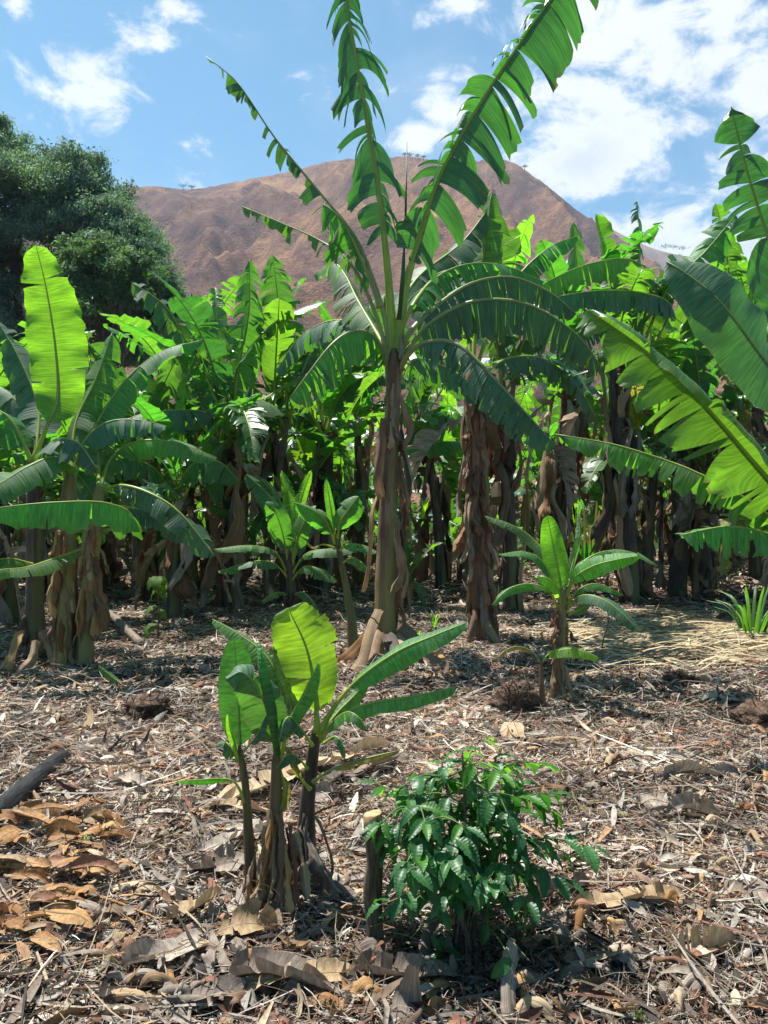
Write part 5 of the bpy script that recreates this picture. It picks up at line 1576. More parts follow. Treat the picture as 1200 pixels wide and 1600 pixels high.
def coffee_bush():
    b = GP(728, 1490)
    D = b.y
    root = thing("coffee_bush", "glossy dark green coffee bush in the foreground right of the wooden stake", "bush", b)
    rng = np.random.default_rng(17)
    rr = random.Random(17)
    px2 = lambda px, py, dd=0: np.array(P(px, py, D + dd)) - np.array(b)
    tips = [(690, 1190, .05), (722, 1172, -.02), (775, 1182, .08), (812, 1225, .12), (640, 1240, -.05), (745, 1200, .18)]
    nodes = []
    for i, (tx, ty, dd) in enumerate(tips):
        s0 = np.array([rr.uniform(-.05, .05), rr.uniform(-.04, .05), -.03])
        s1 = px2(tx, ty, dd)
        mid = s0 * .5 + s1 * .5 + np.array([rr.gauss(0, .02), rr.gauss(0, .02), .0]); mid[:2] = mid[:2] * .75
        p, L = spline([s0, mid, s1], 24)
        V, Fq, U = tube(p, np.linspace(.011, .004, 24) * rr.uniform(.8, 1.15), 7, wob=.06)
        link("stem", mesh_np("stem", V, Fq, M_TWIG, U), root)
        for t in np.arange(.26, .99, .085):
            nodes.append((p[int(t * 23)], t, i))
    specs, branches = [], []
    def pairs(p0, p1, az, n, s):
        d = unit((p1 - p0)[None])[0]
        p, L = spline([p0, (p0 + p1) / 2 + np.array([0, 0, .03]), p1], 10)
        branches.append((p, s))
        side = unit(np.cross(d, [0, 0, 1])[None])[0]
        for k in range(n):
            f = (k + .8) / n
            q = p[min(9, int(f * 9))]
            for sg in (-1, 1):
                dr = side * sg * rr.uniform(.5, 1) + d * rr.uniform(.3, .9) + np.array([0, 0, rr.uniform(-.75, .1)])
                up = np.array([0, 0, 1]) + d * .3 + rng.normal(size=3) * .25
                specs.append((q, dr, up, rr.uniform(.65, 1.12) * s))
        specs.append((p1, d + np.array([0, 0, -.2]), (0, 0, 1), .8 * s))
    for (p, t, i) in nodes:
        for _ in range(2):
            az = rr.uniform(0, 6.28)
            ln = (.36 - .15 * t) * rr.uniform(.55, 1.2)
            e = p + np.array([math.cos(az) * ln, math.sin(az) * ln, rr.uniform(-.06, .05)])
            pairs(p, e, az, rr.choice((2, 2, 3)), 1.0)
    for (tx, ty, dd) in tips:       # light new growth on top
        q = px2(tx, ty, dd)
        for k in range(6):
            az = k * 2.4
            specs.append((q + np.array([0, 0, -.01 * k]), (math.cos(az), math.sin(az), .25 - .12 * k), (0, 0, 1), .8))
    # the long side branches seen in the picture
    for (ax, ay, ex, ey, dd) in ((690, 1300, 590, 1225, -.02), (700, 1330, 600, 1290, -.12), (790, 1320, 930, 1325, -.05), (790, 1270, 870, 1240, .05), (780, 1350, 880, 1375, -.1), (700, 1350, 650, 1340, -.2), (740, 1400, 705, 1395, -.22), (760, 1390, 770, 1380, -.24), (780, 1400, 850, 1440, -.05)):
        pairs(px2(ax, ay, 0), px2(ex, ey, dd), 0, 4, 1.05)
    specs = [s for s in specs if (s[0][2] > .32 and rr.random() < .74) or (s[0][2] > .2 and rr.random() < .5) or (s[0][2] > .14 and rr.random() < .12)]
    protos = [small_leaf(rr.uniform(.095, .13), rr.uniform(.022, .029), rr.uniform(.15, .45), rr.uniform(.5, 1.3), .0055, nu=12, seed=i) for i in range(6)]
    ages = np.array([s[0][2] * 1.5 + math.hypot(s[0][0], s[0][1]) * .9 + rr.gauss(0, .16) for s in specs])
    young = [s for s, a in zip(specs, ages) if a > 1.12]
    V, Fq, U = place_leaves([s for s, a in zip(specs, ages) if a <= 1.12], protos)
    link("foliage", mesh_np("foliage", V, Fq, M_COFFEE, U), root)
    V, Fq, U = place_leaves(young, [small_leaf(.10, .022, .35, .6, .004, seed=40 + i) for i in range(3)])
    o = link("foliage", mesh_np("foliage", V, Fq, M_COFFEE_NEW, U), root)
    o['label'] = "light green new leaves at the branch tips"
    V, Fq, U = cat_geo([tube(p, np.linspace(.004, .0018, 10), 5) for p, s in branches])
    link("branch", mesh_np("branch", V, Fq, M_TWIG_GREEN, U), root)
    # dry stems bundled at the foot
    for k in range(14):
        a = rr.uniform(0, 6.28)
        p, _ = spline([(math.cos(a) * .07, math.sin(a) * .06, -.02), (math.cos(a) * .04, math.sin(a) * .04, .1), (math.cos(a + .5) * .06, math.sin(a + .5) * .06, rr.uniform(.16, .3))], 8)
        V, Fq, U = tube(p, np.linspace(.005, .002, 8), 5)
        link("dry_stem", mesh_np("dry_stem", V, Fq, M_TWIG, U), root)
    # seedling at its foot
    b2 = GP(690, 1512)
    root = thing("coffee_seedling", "tiny coffee seedling with a few leaves at the foot of the coffee bush", "seedling", b2)
    V, Fq, U = tube([(0, 0, -.01), (.004, 0, .03), (0, .003, .065)], [.003, .0025, .0015], 6)
    link("stem", mesh_np("stem", V, Fq, M_TWIG_GREEN, U), root)
    sp = [((0, 0, .06), (1, -.3, .25), (0, 0, 1), .75), ((0, 0, .06), (-.5, -.4, .9), (0, -1, .5), .6), ((0, 0, .045), (-1, -.2, .1), (0, 0, 1), .5), ((0, 0, .04), (.4, -.8, .0), (0, 0, 1), .45), ((0, 0, .065), (.2, .3, 1), (0, -1, .2), .5), ((0, 0, .03), (-.5, .7, .1), (0, 0, 1), .5)]
    V, Fq, U = place_leaves(sp, protos)
    link("foliage", mesh_np("foliage", V, Fq, M_COFFEE, U), root)


coffee_bush()


# ------------------------------------------------------------------ stake, logs, poles, clods, stone
M_POST = mat_simple("weathered_bark", [(.03, .022, .016), (.10, .075, .05), (.20, .16, .11)], 10, .85, .9, (5, 5, .9), .012)
M_CUT = mat_simple("cut_wood", [(.20, .12, .06), (.42, .28, .15), (.55, .40, .24)], 30, .8, .4)
M_CHAR = mat_simple("charred_wood", [(.005, .005, .006), (.014, .014, .016), (.045, .045, .05)], 6, .65, .9, (5, 1, 5), .02, .25)
M_POLE = mat_simple("grey_pole", [(.07, .05, .035), (.17, .13, .10), (.30, .25, .20)], 8, .8, .5, (4, 4, 4))
M_ROOT = mat_simple("root_mass", [(.02, .012, .008), (.08, .05, .034), (.20, .135, .09)], 22, .95, 1.0, (1, 1, 1), .03)
M_STONE = mat_simple("pale_stone", [(.20, .14, .10), (.36, .27, .20), (.48, .40, .31)], 14, .85, .6)


def stake():
    b = GP(584, 1478)
    D = b.y
    root = thing("wooden_stake", "short round wooden stake with a freshly cut top left of the coffee bush", "stake", b)
    h = 205 * D / F
    n = 16
    p = np.array([(.004 * math.sin(i * .7), 0, -.05 + (h + .05) * i / (n - 1)) for i in range(n)])
    r = .0335 + .003 * np.sin(np.arange(n) * 1.1) ; r[-1] = .031
    V, Fq, U = tube(p, r, 18, wob=.035, nh=(0, -1, 0), rng=np.random.default_rng(2))
    link("bark_post", mesh_np("bark_post", V, Fq, M_POST, U), root)
    p = np.array([(p[-1][0], 0, h - .052), (p[-1][0], 0, h - .02), (p[-1][0], 0, h + .004), (p[-1][0], 0, h + .007)])
    V, Fq, U = tube(p, [.0338, .0352, .0345, .031], 18, wob=.02, nh=(0, -1, 0), rng=np.random.default_rng(3))
    V[:, 2] += np.where(V[:, 2] > h - .03, V[:, 0] * .18, np.sin(np.arange(len(V)) * 1.9) * .014)
    link("cut_end", mesh_np("cut_end", V, Fq, M_CUT, U), root)


stake()


def log(name, label, cat, pts, r, mat, seed=0, lump=.05, ns=14, taper=.9):
    base = Vector(pts[0])
    p, L = spline([tuple(Vector(v) - base) for v in pts], max(12, int(6 + 0)))
    rng = np.random.default_rng(seed)
    n = 26
    p, L = spline(p, n)
    rr_ = np.linspace(r, r * taper, n) * (1 + rng.normal(size=n) * lump * .5)
    V, Fq, U = tube(p, rr_, ns, wob=lump * .5, rng=rng)
    o = link(name, mesh_np(name, V, Fq, mat, U), None, base)
    return set_props(o, label, cat)


g0, g1 = GP(-70, 1345), GP(98, 1188)
log("charred_log", "charred black log lying half buried at the left edge", "log", [g0 + Vector((0, 0, .05)), (g0 + g1) / 2 + Vector((.02, 0, .055)), g1 + Vector((0, 0, .02))], .062, M_CHAR, 1, .10)
g0, g1 = GP(222, 1012), GP(60, 985)
log("wooden_pole", "grey pole leaning on the ground behind the three-stemmed clump at the left", "pole", [g0 + Vector((0, 0, .03)), g0.lerp(g1, .5) + Vector((0, .7, .28)), g1 + Vector((-.2, 1.6, .62))], .05, M_POLE, 2, .03)
g0, g1 = GP(1180, 1052), GP(1260, 1062)
log("charred_log", "small blackened log on the ground at the right edge below the straw", "log", [g0 + Vector((0, 0, .03)), g1 + Vector((0, 0, .03))], .045, M_CHAR, 3, .15)
g0 = GP(160, 1185); g1 = GP(255, 1200)
log("burnt_stick", "thin black stick lying on grey litter right of the charred log", "stick", [GP(182, 1155) + Vector((0, 0, .03)), GP(215, 1180) + Vector((0, 0, .02)), GP(252, 1202) + Vector((0, 0, .015))], .010, M_CHAR, 4, .2, 7)


def clod(name, label, cat, px, py, w, h, mat, seed, hairs=0):
    b = GP(px, py)
    D = b.y
    R = w * .5 * D / F
    rng = np.random.default_rng(seed)
    nu, nv = 28, 18
    V = []
    for j in range(nv + 1):
        th = math.pi * j / nv
        for i in range(nu):
            a = 2 * math.pi * i / nu
            d = Vector((math.sin(th) * math.cos(a), math.sin(th) * math.sin(a), math.cos(th)))
            k = 1 + .28 * mnoise.noise(d * 2 + Vector((seed, 0, 0))) + .16 * mnoise.noise(d * 6 + Vector((0, seed, 0))) + .07 * rng.normal()
            V.append((d.x * R * k, d.y * R * .9 * k, d.z * (h * D / F) * .6 * k + h * D / F * .32))
    i, j = np.meshgrid(np.arange(nu), np.arange(nv), indexing='xy')
    Fq = np.stack([j * nu + i, (j + 1) * nu + i, (j + 1) * nu + (i + 1) % nu, j * nu + (i + 1) % nu], -1).reshape(-1, 4)
    o = link(name, mesh_np(name, V, Fq, mat), None, b)
    set_props(o, label, cat)
    if hairs:
        parts = []
        for k in range(hairs):
            d = unit(rng.normal(size=(1, 3)) + [[0, -.3, .4]])[0]
            s0 = d * np.array([R, R * .9, h * D / F * .6]) * .9 + [0, 0, h * D / F * .32]
            s1 = s0 + d * rng.uniform(.04, .13) + rng.normal(size=3) * .05
            s2 = s1 + rng.normal(size=3) * .06 + [0, 0, -.06]
            p, _ = spline([s0, s1, s2], 7)
            parts.append(tube(p, np.linspace(.005, .0015, 7), 5))
        V, Fq, U = cat_geo(parts)
        q = link("roots", mesh_np("roots", V, Fq, M_ROOT, U), o)
    return o


clod("root_ball", "dark clod of roots and soil beside the young plant at the right", "root clod", 806, 1112, 72, 50, M_ROOT, 3, 40)
clod("soil_clod", "dark burrow-like mound of soil and roots left of the foreground clump", "soil clod", 232, 1118, 70, 34, M_ROOT, 6, 24)
clod("soil_clod", "low dark clod half buried at the right edge of the clearing", "soil clod", 1195, 1130, 90, 36, M_ROOT, 7, 16)
clod("soil_clod", "small dark tuft of roots in the litter below the straw at right", "soil clod", 1060, 1068, 46, 20, M_ROOT, 8, 10)
clod("stone", "pale angular stone lying in the litter at the lower right", "stone", 972, 1502, 44, 30, M_STONE, 9)
clod("stone", "small pale stone in the litter below the small banana shoot", "stone", 940, 1042, 22, 12, M_STONE, 10)
clod("stone", "dark rounded stone on the straw at the far right", "stone", 1130, 975, 26, 18, M_ROOT, 11)
clod("stone", "white broken stone lying on the straw at the right", "stone", 1121, 1028, 24, 14, M_STONE, 12)


# ------------------------------------------------------------------ leaf litter (nobody could count it: one object)
def litter():
    rng = np.random.default_rng(23)
    def batch(n, dmin, dmax, L, Wr, kind, pal, pp, zr, bend, roll, m_across, pitch=.16, power=1.0):
        d = dmin + (dmax - dmin) * rng.random(n) ** power
        x = (rng.random(n) * 2 - 1) * (d * .60 + .5)
        z = np.array([gz(a, b) for a, b in zip(x, d)])
        Ls = rng.uniform(*L, n) * np.clip(rng.lognormal(0, .35, n), .5, 2.2)
        Ws = rng.uniform(*Wr, n)
        k = rng.normal(size=n) * bend
        ns = 5
        s = np.linspace(-.5, .5, ns)
        ka = np.where(np.abs(k) < .05, .05, k)
        X = (np.sin(ka[:, None] * s) / ka[:, None]) * Ls[:, None]
        Z = ((1 - np.cos(ka[:, None] * s)) / ka[:, None]) * Ls[:, None]
        side = rng.normal(size=n)[:, None] * .25 * (s[None] ** 2) * Ls[:, None]
        if kind == 'leaf':
            wp = np.sin(np.pi * np.linspace(.06, .97, ns)) ** .7
        else:
            wp = np.array([.7, 1, 1, .9, .5])
        acr = np.linspace(-1, 1, m_across + 1)
        cup = rng.normal(size=n) * .55
        P_ = np.zeros((n, ns, m_across + 1, 3))
        for a, f in enumerate(acr):
            P_[:, :, a, 0] = X
            P_[:, :, a, 1] = side + f * Ws[:, None] * wp[None] * .5
            P_[:, :, a, 2] = Z + (f * f) * cup[:, None] * Ws[:, None] * wp[None] * .5
        yaw = rng.uniform(0, 6.283, n) if kind == 'leaf' else rng.normal(0, .95, n) + rng.choice([0, .5, -.4], n)
        pt = rng.normal(size=n) * pitch
        rl = rng.normal(size=n) * roll
        q = P_.reshape(n, -1, 3)
        cr, sr = np.cos(rl)[:, None], np.sin(rl)[:, None]
        y, zz = q[..., 1] * cr - q[..., 2] * sr, q[..., 1] * sr + q[..., 2] * cr
        cp, sp = np.cos(pt)[:, None], np.sin(pt)[:, None]
        xx, zz = q[..., 0] * cp - zz * sp, q[..., 0] * sp + zz * cp
        c_, s_ = np.cos(yaw)[:, None], np.sin(yaw)[:, None]
        V = np.stack([xx * c_ - y * s_ + x[:, None], xx * s_ + y * c_ + d[:, None], zz + z[:, None]], -1)
        low = V[..., 2].min(1) - z
        V[..., 2] += (-low * .55 + zr * rng.random(n) ** 1.6)[:, None]
        nvp = ns * (m_across + 1)
        a, b = np.meshgrid(np.arange(ns - 1), np.arange(m_across), indexing='ij')
        f1 = np.stack([a * (m_across + 1) + b, a * (m_across + 1) + b + 1, (a + 1) * (m_across + 1) + b + 1, (a + 1) * (m_across + 1) + b], -1).reshape(-1, 4)
        Fq = (np.arange(n)[:, None, None] * nvp + f1[None]).reshape(-1, 4)
        # drifts: neighbouring litter tends to share its tone
        drift = np.array([mnoise.noise((p * .9, q_ * 1.3, 3.0)) for p, q_ in zip(x, d)])
        ci = rng.choice(len(pal), n, p=pp)
        col = np.array(pal)[ci] * np.clip(rng.normal(1, .22, n), .45, 1.7)[:, None] * np.clip(1 + .75 * drift, .35, 1.6)[:, None]
        return V.reshape(-1, 3), Fq, np.repeat(col, nvp, axis=0)
    pal = [(.37, .325, .275), (.50, .45, .38), (.215, .145, .10), (.33, .195, .10), (.055, .042, .034), (.24, .115, .078), (.31, .255, .20), (.42, .33, .22)]
    pl = [.17, .09, .18, .09, .14, .07, .18, .08]
    ps = [.24, .16, .14, .06, .10, .08, .14, .08]
    parts = [
        batch(34000, 1.7, 6.0, (.02, .065), (.006, .020), 'leaf', pal, pl, .022, 1.1, .5, 2, .28, .9),
        batch(7000, 1.7, 9.0, (.07, .17), (.018, .045), 'leaf', pal, pl, .035, 1.4, .5, 2, .25),
        batch(60000, 1.7, 6.5, (.03, .14), (.0014, .0042), 'straw', pal, ps, .04, .9, .8, 1, .20, .9),
        batch(3600, 1.7, 9.0, (.15, .42), (.004, .011), 'straw', pal, pl, .05, .5, .8, 1, .12),
        batch(26000, 6.0, 13.0, (.05, .14), (.015, .035), 'leaf', pal, pl, .04, 1.1, .5, 1, .25),
        batch(26000, 6.0, 13.0, (.10, .32), (.004, .010), 'straw', pal, ps, .05, .8, .8, 1, .18),
        batch(22000, 13.0, 36.0, (.10, .30), (.03, .07), 'leaf', pal, pl, .06, 1.0, .5, 1, .25),
        batch(9000, 13.0, 36.0, (.2, .6), (.01, .02), 'straw', pal, ps, .08, .8, .8, 1, .2),
    ]
    Vs, Fs, Cs, n = [], [], [], 0
    for V, Fq, c in parts:
        Vs.append(V); Fs.append(Fq + n); Cs.append(c); n += len(V)
    o = link("leaf_litter", mesh_np("leaf_litter", np.concatenate(Vs), np.concatenate(Fs), mat_col("leaf_litter", .8, .10, .25), col=np.concatenate(Cs)))
    set_props(o, "mat of dry leaf scraps and straw covering the ground", "leaf litter", kind="stuff")


litter()


def straw_bed():
    """long flattened grass blades at the right"""
    rng = np.random.default_rng(31)
    parts, cols = [], []
    n = 1300
    for i in range(n):
        px, py = 890 + 420 * rng.beta(1.6, 1.2), np.clip(rng.normal(1003, 19), 955, 1060)
        c = GP(px, py)
        L = rng.uniform(.5, 1.5)
        a = rng.normal(-.12, .28)
        pts = []
        for f in (-.5, -.2, .1, .5):
            x = c.x + math.cos(a) * L * f + rng.normal() * .02; y = c.y + math.sin(a) * L * f + rng.normal() * .02
            pts.append((x, y, gz(x, y) + .03 + .16 * rng.random() ** 2 * (1 - abs(f))))
        V, Fq, U = strip_geo(pts, rng.uniform(.006, .02), .004, (0, -.2, 1), cup=.3, seed=i, n=8, m=1, crumple=.3, ragged=.1)
        parts.append((V, Fq, U))
        cols.append(np.tile(np.array([(.50, .40, .22), (.40, .31, .18), (.58, .49, .31), (.28, .20, .12)])[rng.integers(4)] * rng.uniform(.75, 1.1), (len(V), 1)))
    V, Fq, U = cat_geo(parts)
    o = link("straw_bed", mesh_np("straw_bed", V, Fq, mat_col("straw", .7, .1), col=np.concatenate(cols)))
    set_props(o, "bed of long flattened tan straw on the ground at the right", "straw", kind="stuff")


straw_bed()


# ------------------------------------------------------------------ larger dry leaves, sheaths and stalks that can be told apart
def dry_thing(name, label, cat, pts, w0, w1, mat, seed, group=None, cup=.6, crumple=.3, nh=(0, -.3, 1), lift=.02, n=18, ragged=.25):
    """pts: (px, py[, extra height]) seen on the ground"""
    pp = []
    for p in pts:
        g = GP(p[0], p[1])
        pp.append(g + Vector((0, 0, lift + (p[2] if len(p) > 2 else 0))))
    base = Vector(pp[0])
    V, Fq, U = strip_geo([tuple(v - base) for v in pp], w0, w1, nh, cup=cup, seed=seed, crumple=crumple, n=n, ragged=ragged)
    o = link(name, mesh_np(name, V, Fq, mat, U), None, base)
    return set_props(o, label, cat, group)


def dry_blade(name, label, cat, pts, Wd, mat, seed, group=None, lift=.015, **kw):
    pp = []
    for p in pts:
        g = GP(p[0], p[1])
        pp.append(g + Vector((0, 0, lift + (p[2] if len(p) > 2 else 0))))
    base = Vector(pp[0])
    path = [tuple(v - base) for v in pp]
    k = {**dict(nh=(0, -.2, 1), pet=.05, fold=-.1, curl=-.5, tears=6, rag=.35, hang=.0, gap=.15, ripple=.16, dens=24), **kw}
    V, Fq, U = leaf_geo(path, Wd, seed=seed, **k)
    o = link(name, mesh_np(name, V, Fq, mat, U), None, base)
    set_props(o, label, cat, group)
    V, Fq, U = rib_geo(path, .008, nh=k['nh'])
    link("midrib", mesh_np("midrib", V, Fq, M_RIB_DRY, U), o)
    return o


# named, conspicuous ones
dry_thing("dry_stalk", "long pale dry leaf stalk slanting across the ground below the three-stemmed clump", "stalk", [(10, 1092), (100, 1070, .03), (190, 1047, .05), (278, 1032, .04)], .05, .03, M_DRY_TAN, 1, crumple=.12, cup=.8)
dry_thing("dry_stalk", "thin straight dry stalk above the long pale one at the left", "stalk", [(35, 1062), (90, 1060), (150, 1052, .02)], .022, .016, M_DRY_TAN, 2, crumple=.1)
dry_thing("dry_stalk", "grey split stalk lying under the long pale one at the left", "stalk", [(0, 1102), (90, 1088), (175, 1070)], .03, .02, M_DRY_GREY, 3, crumple=.15)
dry_blade("dry_banana_leaf", "long dry banana leaf slanting on the ground behind the foreground clump", "dry leaf", [(262, 1296), (400, 1245, .03), (520, 1205, .05), (610, 1172, .03)], .11, M_DRY_TAN, 4, fold=-.2)
dry_blade("dry_banana_leaf", "pale dry banana leaf folded along the ground right of the foreground clump", "dry leaf", [(490, 1235), (560, 1218, .04), (640, 1190, .03)], .09, M_DRY_GREY, 5)
dry_blade("dry_banana_leaf", "ribbed pale grey leaf scrap spread flat at the bottom left", "dry leaf", [(340, 1462), (280, 1500, .02), (190, 1520, .01)], .085, M_DRY_GREY, 6, tears=3, ripple=.2)
dry_blade("dry_banana_leaf", "fluted tan leaf scrap curling up beside the foreground clump's foot", "dry leaf", [(250, 1450), (300, 1440, .03), (345, 1420, .05)], .08, M_DRY_TAN, 7, tears=9, fold=-.5, ripple=.25)
dry_thing("dry_banana_leaf", "white-grey dry leaf standing up at the bottom edge", "dry leaf", [(632, 1610), (640, 1590, .05), (646, 1600, .16)], .055, .02, M_DRY_GREY, 8, nh=(0, -1, .2), cup=.3, crumple=.1)
dry_thing("dry_banana_leaf", "silvery grey dry leaf below the coffee bush at the right of its foot", "dry leaf", [(800, 1600), (796, 1570, .06), (808, 1520, .08)], .03, .045, M_DRY_GREY, 9, nh=(.5, -.6, .6), cup=.3, crumple=.2)
dry_thing("dry_banana_leaf", "curved silver-white leaf beside the coffee seedling", "dry leaf", [(665, 1512), (672, 1490, .07), (700, 1462, .08)], .03, .02, M_DRY_GREY, 10, nh=(.3, -.7, .6), cup=.5, crumple=.12)
dry_blade("dry_banana_leaf", "rolled pale leaf scraps lying in front of the stake and the coffee bush", "dry leaf", [(540, 1525), (620, 1540, .02), (720, 1540, .03)], .075, M_DRY_GREY, 11, tears=9, fold=-.5, ripple=.2)
dry_thing("dry_banana_leaf", "yellow orange dry leaf left of the foot of the stake", "dry leaf", [(520, 1455), (545, 1438, .03), (568, 1432, .01)], .028, .02, M_DRY_ORANGE, 12)
dry_blade("dry_banana_leaf", "pointed tan leaf curl standing behind the coffee bush", "dry leaf", [(790, 1160), (800, 1145, .07), (812, 1160, .02)], .07, M_DRY_TAN, 13, tears=0, fold=.3)
dry_thing("dry_stalk", "broad flat dry stalk lying behind the coffee bush toward the right", "stalk", [(810, 1168), (880, 1160, .02), (950, 1165), (1010, 1160)], .04, .03, M_DRY_TAN, 14, crumple=.12)
dry_thing("dry_stalk", "grey dry stalk slanting across the clearing below the small shoot", "stalk", [(935, 1080), (970, 1105, .02), (1012, 1130)], .025, .02, M_DRY_GREY, 15, crumple=.12)
dry_thing("dry_stalk", "blackened dry stalk lying in the clearing at the right", "stalk", [(1030, 1138), (1090, 1145, .02), (1150, 1160)], .02, .012, M_DRY_DARK, 16, crumple=.1)
dry_thing("dry_banana_leaf", "pale triangular leaf scrap standing up right of the soil mound", "dry leaf", [(139, 1140), (142, 1135, .06), (137, 1132, .12)], .045, .012, M_DRY_TAN, 17, nh=(.3, -1, .2), cup=.2, crumple=.05)
for i, (pts, r, lab) in enumerate((
        ([(905, 1392), (985, 1385, .02), (1080, 1402, .02), (1210, 1432)], .0075, "long red-brown stalk lying across the litter at the lower right"),
        ([(885, 1402), (930, 1405, .01), (975, 1392, .02)], .008, "short red-brown stalk beside the long one right of the coffee bush"),
        ([(1130, 1332), (1180, 1340, .01), (1240, 1352)], .006, "thin red stick in the litter at the right edge"),
        ([(240, 1470), (330, 1462, .02), (420, 1490, .01)], .007, "red-brown stalk curving over the litter at the lower left"),
        ([(90, 1405), (160, 1415, .02), (260, 1450, .01)], .007, "orange-brown stalk leading out of the heap of dry leaves"),
        ([(190, 1340), (250, 1322, .02), (290, 1300)], .005, "thin pale stick above the dry leaf heap"),
        ([(870, 1580), (940, 1550, .02), (1010, 1590)], .006, "brown twig in the litter at the bottom right"),
        ([(250, 1235), (300, 1215, .01), (355, 1195)], .008, "straight pale stick left of the foreground clump"),
        ([(150, 1128), (200, 1125, .01), (245, 1122)], .012, "brown stalk lying under the soil mound at the left"),
        ([(540, 1245), (600, 1232, .03), (655, 1226)], .005, "thin brown twig between the foreground clump and the coffee bush"))):
    pp = [GP(p[0], p[1]) + Vector((0, 0, .012 + (p[2] if len(p) > 2 else 0))) for p in pts]
    log("dry_twig", lab, "stick", pp, r, M_DRY_RED if 'red' in lab else M_DRY_ORANGE if 'orange' in lab else M_DRY_TAN, 20 + i, .1, 7, .6)

# heap of orange-brown leaves at the left edge
rr = random.Random(55)
for i in range(58):
    px, py = rr.uniform(-40, 160), rr.uniform(1280, 1490)
    if px > 95 and py > 1420: px -= 70
    ln = rr.uniform(35, 95)
    an = rr.gauss(-.15, .45)
    dx, dy = math.cos(an) * ln, math.sin(an) * ln * .45
    z = rr.uniform(.01, .07)
    dry_blade("dry_banana_leaf", "orange-brown crumpled banana leaf in the heap at the left edge", "dry leaf",
              [(px, py, z), (px + dx * .35, py + dy * .35, z + rr.uniform(.0, .025)), (px + dx * .7, py + dy * .7, z + rr.uniform(0, .025)), (px + dx, py + dy, z * .8)],
              rr.uniform(.02, .05), rr.choice((M_DRY_ORANGE, M_DRY_ORANGE, M_DRY_TAN, M_DRY_ORANGE, M_DRY_RED)), 1000 + i, "orange-brown leaves heaped at the left edge",
              tears=rr.choice((0, 2, 4, 7)), fold=rr.uniform(-.8, .4), curl=rr.uniform(-.9, .3), ripple=.25)
# curled scraps scattered over the clearing
zones = ((150, 520, 1370, 1590, 46, "at the lower left"), (520, 900, 1470, 1600, 20, "along the bottom"), (880, 1210, 1180, 1600, 44, "at the lower right"), (560, 1000, 1120, 1180, 14, "behind the coffee bush"),
         (0, 340, 1090, 1290, 26, "round the charred log"), (640, 1200, 1040, 1130, 26, "below the young plant"), (260, 880, 930, 1010, 30, "under the tall plants"))
for zi, (x0, x1, y0, y1, n, where) in enumerate(zones):
    for i in range(n):
        px, py = rr.uniform(x0, x1), rr.uniform(y0, y1)
        sc = (py - 800) / 600
        ln = rr.uniform(30, 80) * max(.4, sc)
        an = rr.uniform(-3.1, 3.1)
        dx, dy = math.cos(an) * ln, math.sin(an) * ln * .4
        mt = rr.choice((M_DRY_GREY, M_DRY_TAN, M_DRY_BROWN, M_DRY_GREY, M_DRY_ORANGE if zi < 3 else M_DRY_BROWN, M_DRY_RED))
        dry_thing("dry_leaf_scrap", "curled dry leaf scrap lying in the litter " + where, "dry leaf",
                  [(px, py), (px + dx * .35, py + dy * .35, rr.uniform(.01, .05)), (px + dx * .7, py + dy * .7, rr.uniform(.0, .04)), (px + dx, py + dy)],
                  rr.uniform(.014, .04), rr.uniform(.008, .03), mt, 2000 + zi * 100 + i, "curled dry leaf scraps " + where, cup=rr.uniform(.2, 1.2), crumple=rr.uniform(.15, .4), n=10, lift=.018)
for i in range(34):
    px, py = rr.uniform(20, 1180), 905 + 690 * rr.random() ** 1.25
    if 560 < px < 900 and py > 1380: px += 330
    ln = rr.uniform(90, 210) * max(.35, (py - 800) / 600)
    an = rr.gauss(0, .5) + rr.choice((0, 3.1))
    dx, dy = math.cos(an) * ln, math.sin(an) * ln * .4
    dry_blade("dry_banana_leaf", "long collapsed dry banana leaf lying on the ground of the clearing", "dry leaf",
              [(px, py, .01), (px + dx * .3, py + dy * .3, rr.uniform(.01, .05)), (px + dx * .65, py + dy * .65, rr.uniform(.01, .05)), (px + dx, py + dy, .0)],
              rr.uniform(.04, .085), rr.choice((M_DRY_GREY, M_DRY_TAN, M_DRY_GREY, M_DRY_BROWN)), 3000 + i, "long collapsed dry banana leaves", tears=rr.choice((2, 5, 9)),
              fold=rr.uniform(-.7, .3), curl=rr.uniform(-1.2, .2), ripple=.2)
# few yellowed-green fallen leaves
for i, (px, py, lab) in enumerate(((915, 1272, "small yellow-green fallen leaf right of the coffee bush, the left of two"), (968, 1280, "pale green fallen leaf right of the coffee bush, the right of two"), (930, 1258, "yellow fallen leaf above the two green ones"))):
    dry_blade("fallen_leaf", lab, "fallen leaf", [(px - 15, py), (px, py - 1, .008), (px + 15, py + 2)], .022, M_LEAF_YEL, 60 + i, tears=0, curl=.1, ripple=.05)


